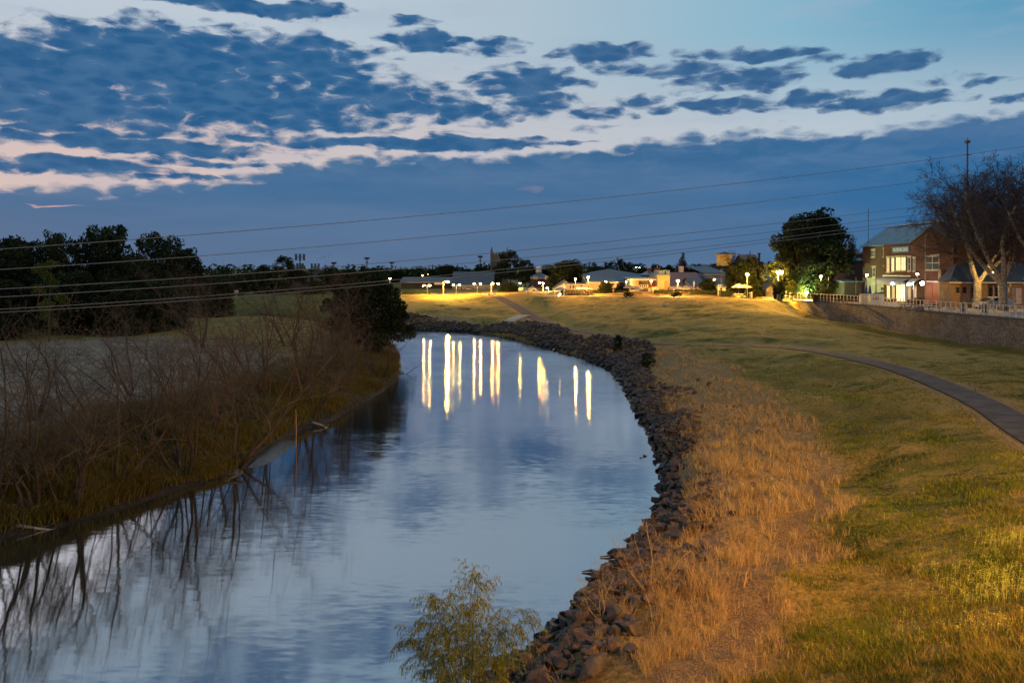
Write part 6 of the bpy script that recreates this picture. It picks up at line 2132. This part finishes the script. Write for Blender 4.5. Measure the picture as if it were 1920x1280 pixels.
# yellow fig foliage next to the wall end: olive crown lit by lamps
oliv = make_leafy('street_tree', 91, OLV, lobes(91, 5, 10, 8, 1.3, .35), 3000, .16, 10, .15)
place(oliv, USED, (X(1549, 117.5), 117.5, T), (.75, .75, .33), 0, 'olive green tree clump lit by the lamp before the hedge', GT)
std([oliv], 0, 1486, 524, 122, T, 40, 'yellow lit leafy clump behind the wall end', GT)
std([oliv], 0, 1505, 532, 125, T, 30, 'bright green floodlit bush by the green glow', GT)
gl_ = thing('flood_light', 'greenish white floodlight glowing under the largest tree', 'light', (X(1512, 126), 126, T))
MB().ball((X(1512, 125), 125, T + 1.2), .22, 2).build('lens', lampmat((.75, 1, .35), 900), gl_, True)
MB().tube([(X(1512, 125), 125.1, T), (X(1512, 125), 125.1, T + 1.0)], .05, 6).build('stand', METAL, gl_)

for px, pt, pb, w_, lab in [(1214, 662, 702, 46, 'dark green bush on the rocky bank, nearer of the pair by the path bend'), (1159, 634, 672, 30, 'dark green bush on the rocky bank, farther of the pair by the path bend')]:
    g = G(px, pb - 8)
    z_ = H(g.x, g.y)
    h_ = (pb - pt) / F * g.y
    place(loose[0], USED, (g.x, g.y, z_ - .3), (w_ * .8 / F * g.y / 8.5,) * 2 + (h_ / 10,), px, lab, 'dark bushes on the rocky bank', 'bush')
rp = [G(952, 604), G(966, 598), G(983, 592)]
tag(ribbon('concrete_ramp', [Vector((q.x, q.y)) for q in rp], 2.2, concrete, .07), kind='structure')
# distant treeline: a mass nobody could count
r_ = np.random.RandomState(9)
cs, rs_ = [], []
for a in np.arange(-62, 62, .32):
    d = 420 + 90 * math.sin(a * .7) + r_.uniform(-30, 30)
    x = math.tan(math.radians(a)) * d
    hgt = 5.6 + 2.6 * vnoise(np.array([x]), np.array([d]), 30, 5)[0] + r_.uniform(0, 1.6) + (1.2 if a > 0 else 0)
    for q in range(4):
        cs.append((x + r_.uniform(-3, 3), d + r_.uniform(-6, 6), 4.5 + hgt * (q + .3) / 4)); rs_.append(2.7 - .3 * q)
V, T_ = leaf_quads(r_, cs, rs_, 80000, .6)
tag(link('treeline', np_mesh('treeline', V, T_, OAK)), 'dark far treeline along the whole horizon behind the town', 'trees', kind='stuff')


# ------------------------------------------------------------------ masts, poles, wires
def mast(px, pt, d, label, kind):
    z0 = 4.5; x = X(px, d); zt = Z(pt, d)
    root = thing('floodlight_mast' if kind == 'flood' else 'radio_mast', label, 'mast', (x, d, z0), 'masts on the skyline')
    MB().tube([(x, d, z0), (x, d, zt)], [.35, .2], 6).build('shaft', METAL, root)
    w_ = 6.5 / F * d / 2
    if kind == 'flood':
        mb = MB().tube([(x - w_, d, zt), (x + w_, d, zt)], .15, 4).tube([(x - w_ * .7, d, zt - 1.0), (x + w_ * .7, d, zt - 1.0)], .15, 4)
        mb.build('crossbar', METAL, root)
        for i in range(4):
            xx = x - w_ + i * w_ * 2 / 3
            MB().box(xx - .35, xx + .35, d - .3, d + .3, zt + .1, zt + .8).build('floodlight', METAL, root)
        MB().tube([(x - w_ * .7, d, zt - 1), (x, d, zt - 2.2), (x + w_ * .7, d, zt - 1)], .1, 4).build('brace', METAL, root)
    else:
        for zz, w2 in ((zt - .9, 1.3), (zt - 4.0, .9)):
            for s in (-1, 0, 1):
                MB().box(x + s * w2 - .3, x + s * w2 + .3, d - .4, d + .4, zz - 1.1, zz + 1.1).build('antenna_panel', METAL, root)
            MB().tube([(x - w2, d, zz), (x + w2, d, zz)], .12, 4).build('bracket', METAL, root)


mast(562.5, 477, 262, 'telephone mast with stacked antenna panels beside the umbrella shaped gum', 'radio')
mast(591, 495, 300, 'lattice like mast beside the narrow cypress', 'radio')
mast(626, 495, 330, 'floodlight mast, leftmost of the four over the far park', 'flood')
mast(688, 486, 330, 'tallest floodlight mast above the she-oak', 'flood')
mast(734.5, 494, 340, 'floodlight mast right of the she-oak top', 'flood')
mast(900.5, 483, 330, 'floodlight mast left of the church tower', 'flood')
an = thing('antenna', 'thin tall antenna rod rising behind the brick centre roof', 'antenna', (X(1628, 126), 126, 5))
MB().tube([(X(1628, 126), 126, 5), (X(1628, 126), 126, Z(391, 126))], .045, 5).build('rod', METAL, an)
for z_ in (396, 405):
    MB().tube([(X(1625, 126), 126, Z(z_, 126)), (X(1631, 126), 126, Z(z_, 126))], .03, 4).build('crossbar', METAL, an)

A2 = Vector((-48.2, 62)); B2 = Vector(((1816 - 960) / F * 125, 125))


def wire_pt(px, py):
    u = (px - 960) / F
    # x = u*y on the line A2->B2
    dx, dy = B2 - A2
    t = (u * A2.y - A2.x) / (dx - u * dy)
    y = A2.y + t * dy; x = A2.x + t * dx
    return (x, y, Z(py, y))


WIRES = [
    [(-180, 479), (0, 467), (420, 437), (930, 390), (1440, 337), (1770, 296), (1816, 290), (1920, 275.4), (2150, 240)],
    [(-180, 516), (0, 504), (420, 478), (930, 431), (1440, 377.5), (1729, 340), (1816, 328)],
    [(-180, 551), (0, 540), (420, 517), (930, 473.5), (1440, 420.5), (1729, 387), (1816, 376)],
    [(-180, 566), (0, 556), (420, 531), (930, 488), (1440, 436), (1712, 404), (1816, 391)],
    [(-180, 588), (0, 579), (420, 554), (930, 503.5), (1440, 450.5), (1708, 413.6), (1816, 399)],
    [(-180, 594), (0, 585), (420, 560.5), (930, 509), (1440, 457), (1708, 420.5), (1816, 406)]]
WIREM = mat('wire', (.16, .16, .17), rough=.6)
names = ['topmost power line crossing the whole sky', 'second power line from the top', 'third power line from the top', 'fourth power line from the top', 'fifth power line from the top', 'lowest power line of the six']
for wpx, lab in zip(WIRES, names):
    a = np.array(wpx, float)
    cfit = np.polyfit(a[:, 0] / 1000, a[:, 1], 3)
    pts = [wire_pt(px, float(np.polyval(cfit, px / 1000))) for px in np.linspace(a[0, 0], a[-1, 0], 40)]
    o = MB().tube(pts, .042, 4).build('power_line', WIREM)
    tag(o, lab, 'power line', 'power lines over the river')
pp_ = thing('power_pole', 'tall power pole rising out of the plane tree crowns', 'pole', (B2.x, B2.y + .3, 5))
MB().tube([(B2.x, B2.y + .3, 4.8), (B2.x, B2.y + .3, Z(266, 125))], [.2, .12], 8).build('shaft', METAL, pp_)
MB().box(B2.x - .3, B2.x + .3, B2.y, B2.y + .6, Z(268, 125), Z(263, 125)).tube([(B2.x, B2.y + .3, Z(263, 125)), (B2.x, B2.y + .3, Z(258, 125))], .05, 5).build('antenna_head', METAL, pp_)
for py in (290, 328, 376, 391, 399, 406):
    MB().tube([(B2.x - .6, B2.y + .3, Z(py, 125)), (B2.x + .6, B2.y + .3, Z(py, 125))], .06, 5).build('crossarm', METAL, pp_)

# ------------------------------------------------------------------ left bank details
PALEW = mat('weathered_wood', (.26, .24, .22), (.16, .15, .14), 4, .9)
for px, py, h, lab in [(196, 612, 1.3, None), (176, 620, 1.1, None), (183, 621, 1.1, None), (212, 618, 1.2, None), (220, 617, 1.2, None), (237, 615, 1.3, None), (245, 614, 1.5, None), (257, 613, 1.5, None), (263, 613, 1.3, None), (230, 616, 1.2, None)]:
    d = 7.1 * F / (py + 8 - YH)
    o = MB().box(-.07, .07, -.07, .07, -.2, h).mesh('fence_post', PALEW)
    p = link('fence_post', o); p.location = (X(px, d), d, 2.85); p.rotation_euler = (rnd.uniform(-.1, .1), rnd.uniform(-.1, .1), 0)
    tag(p, 'weathered pale post of the paddock fence under the dark evergreens', 'fence post', 'paddock fence posts')
ga = thing('farm_gate', 'pale timber paddock gate under the dark evergreens', 'gate', (X(184, 86), 86, 2.9))
for z_ in (3.2, 3.6, 4.0):
    MB().box(X(179, 86), X(190, 86), 85.97, 86.03, z_, z_ + .1).build('rail', PALEW, ga)
for px in (178.5, 190):
    MB().box(X(px, 86) - .08, X(px, 86) + .08, 85.9, 86.1, 2.6, 4.3).build('post', PALEW, ga)
sb = thing('sign_board', 'small pale sign board on a post across the river field', 'sign', (X(443, 165), 165, 4))
MB().box(X(439, 165), X(446.5, 165), 165, 165.1, Z(549, 165), Z(544, 165)).build('board', PINKW, sb)
MB().box(X(442.5, 165) - .08, X(442.5, 165) + .08, 165.103, 165.25, 3.8, Z(545, 165)).build('post', PALEW, sb)
sk = thing('marker_stake', 'thin orange brown stake standing in the water off the left bank', 'stake', (X(555, 49), 49, 0))
d = 10 * F / (838 - YH)
sk.location = (X(555, d), d, 0)
link('shaft', MB().tube([(0, 0, -.6), (.02, 0, 1.2), (-.01, 0, 2.1)], [.035, .03, .02], 6).mesh('shaft', mat('stake', (.38, .20, .10), (.28, .15, .08), 5)), sk)
# mud shelves and snags
for i, (a, b_, lab) in enumerate([((585, 792), (640, 800), 'pale forked snag lying in the water near the marker stake'), ((455, 885), (420, 902), 'dark fallen limb on the mud shelf'), ((735, 690), (768, 712), 'bare fallen treetop dipping in the river at the point'), ((30, 985), (112, 992), 'bent pale branch at the waterline lower left'), ((620, 770), (560, 800), 'thick dark log at the waterline behind the stake')]):
    p0 = P(*a, .25); p1 = P(*b_, .02)
    root = thing('fallen_branch', lab, 'branch', p0, 'fallen branches at the left waterline')
    out = []
    v = p1 - p0
    cfg = dict(seg=[6, 4, 3], taper=[.3, .3, .4], wob=[.12, .2, .2], up=[-.0, .05, .05], kids=[(4, 6), (3, 4)], start=[.3, .2], ang=[(25, 60), (25, 60)], len=[(.3, .5), (.4, .6)], rad=[.5, .6], minr=.012)
    grow(random.Random(i), Vector((0, 0, 0)), v.normalized(), v.length, .09 if i != 4 else .16, 0, 2, out, cfg)
    link('limb', limbs_mesh('limb', [q for q in out if q[2] < 1], BARK if i in (1, 4) else PALEW), root)
    link('twigs', limbs_mesh('twigs', [q for q in out if q[2] >= 1], TWIGM), root)
for i, (px, py, L, lab) in enumerate([(1152, 1043, 1.0, 'thin log floating just off the right bank'), (1108, 1071, .6, 'dark driftwood sliver floating near the right bank')]):
    p = P(px, py, 0.03)
    o = MB().tube([(-L / 2, 0, 0), (0, .03, .03), (L / 2, -.05, 0)], [.02, .05, .02], 6).mesh('driftwood', BARK)
    o = link('driftwood', o); o.location = p; tag(o, lab, 'driftwood')
# mud shelf sheets
for i, (a, lab) in enumerate([([(458, 880), (505, 868), (560, 826), (520, 822), (480, 850)], 'x'), ([(355, 905), (450, 885), (455, 868), (400, 880)], 'x'), ([(570, 805), (650, 772), (640, 762), (590, 785)], 'x')]):
    pts = [P(px, py, .04) for px, py in a]
    c_ = sum(pts, Vector()) / len(pts)
    mb = MB(); n = 24
    ring = spline(pts + [pts[0]], 6)[:-1]
    mb.v = [(c_.x, c_.y, .16)] + [(c_.x + (q.x - c_.x) * .6, c_.y + (q.y - c_.y) * .6, .13) for q in ring] + [(q.x, q.y, -.05) for q in ring]
    m_ = len(ring)
    mb.f = [(0, 1 + j, 1 + (j + 1) % m_) for j in range(m_)] + [(1 + j, 1 + m_ + j, 1 + m_ + (j + 1) % m_, 1 + (j + 1) % m_) for j in range(m_)]
    o = mb.build('mud_bank', mat('wet_mud', (.060, .052, .046), (.03, .026, .022), 2.5, .28, .05, 3, spec=.6), None, True)
    tag(o, kind='structure')

# ------------------------------------------------------------------ street lamps of the bridge and road behind and beside the viewpoint
def roadlamp(x, y, z, zg, label, col, st, r=.25, blocker=False, far=False):
    root = thing('street_lamp', label, 'street lamp', (x, y, zg), 'tall road lamps outside the view')
    MB().tube([(x, y, zg), (x, y, z + .5), (x - .8, y, z + .75)], [.12, .08, .05], 8).build('post', METAL, root)
    MB().box(x - 1.3, x - .75, y - .15, y + .15, z + .68, z + .85).build('lamp_hood', METAL, root)
    MB().ball((x - 1.05, y, z + .5), r, 2, .5).build('lamp_globe', lampmat(col, st), root, True)
    if far:
        MB().box(x - 1.25, x + .4, y + .42, y + .48, z - .35, z + .66).build('added_light_blocker', METAL, root)  # added plate that blocks the light towards the stone wall and brick centre
    if blocker:
        MB().box(x - 1.52, x - 1.46, y - .6, y + .56, z - .1, z + .66).build('added_light_blocker', METAL, root)  # added plate that blocks the light towards the left bank


roadlamp(17, -2, 16.5, 9, 'sodium lamp on the bridge just right of the viewpoint', (1.0, .40, .07), 12500, blocker=True)
roadlamp(36, 12, 14, 5, 'yellow sodium lamp on the road right of the viewpoint', (1.0, .60, .05), 10500, far=True)
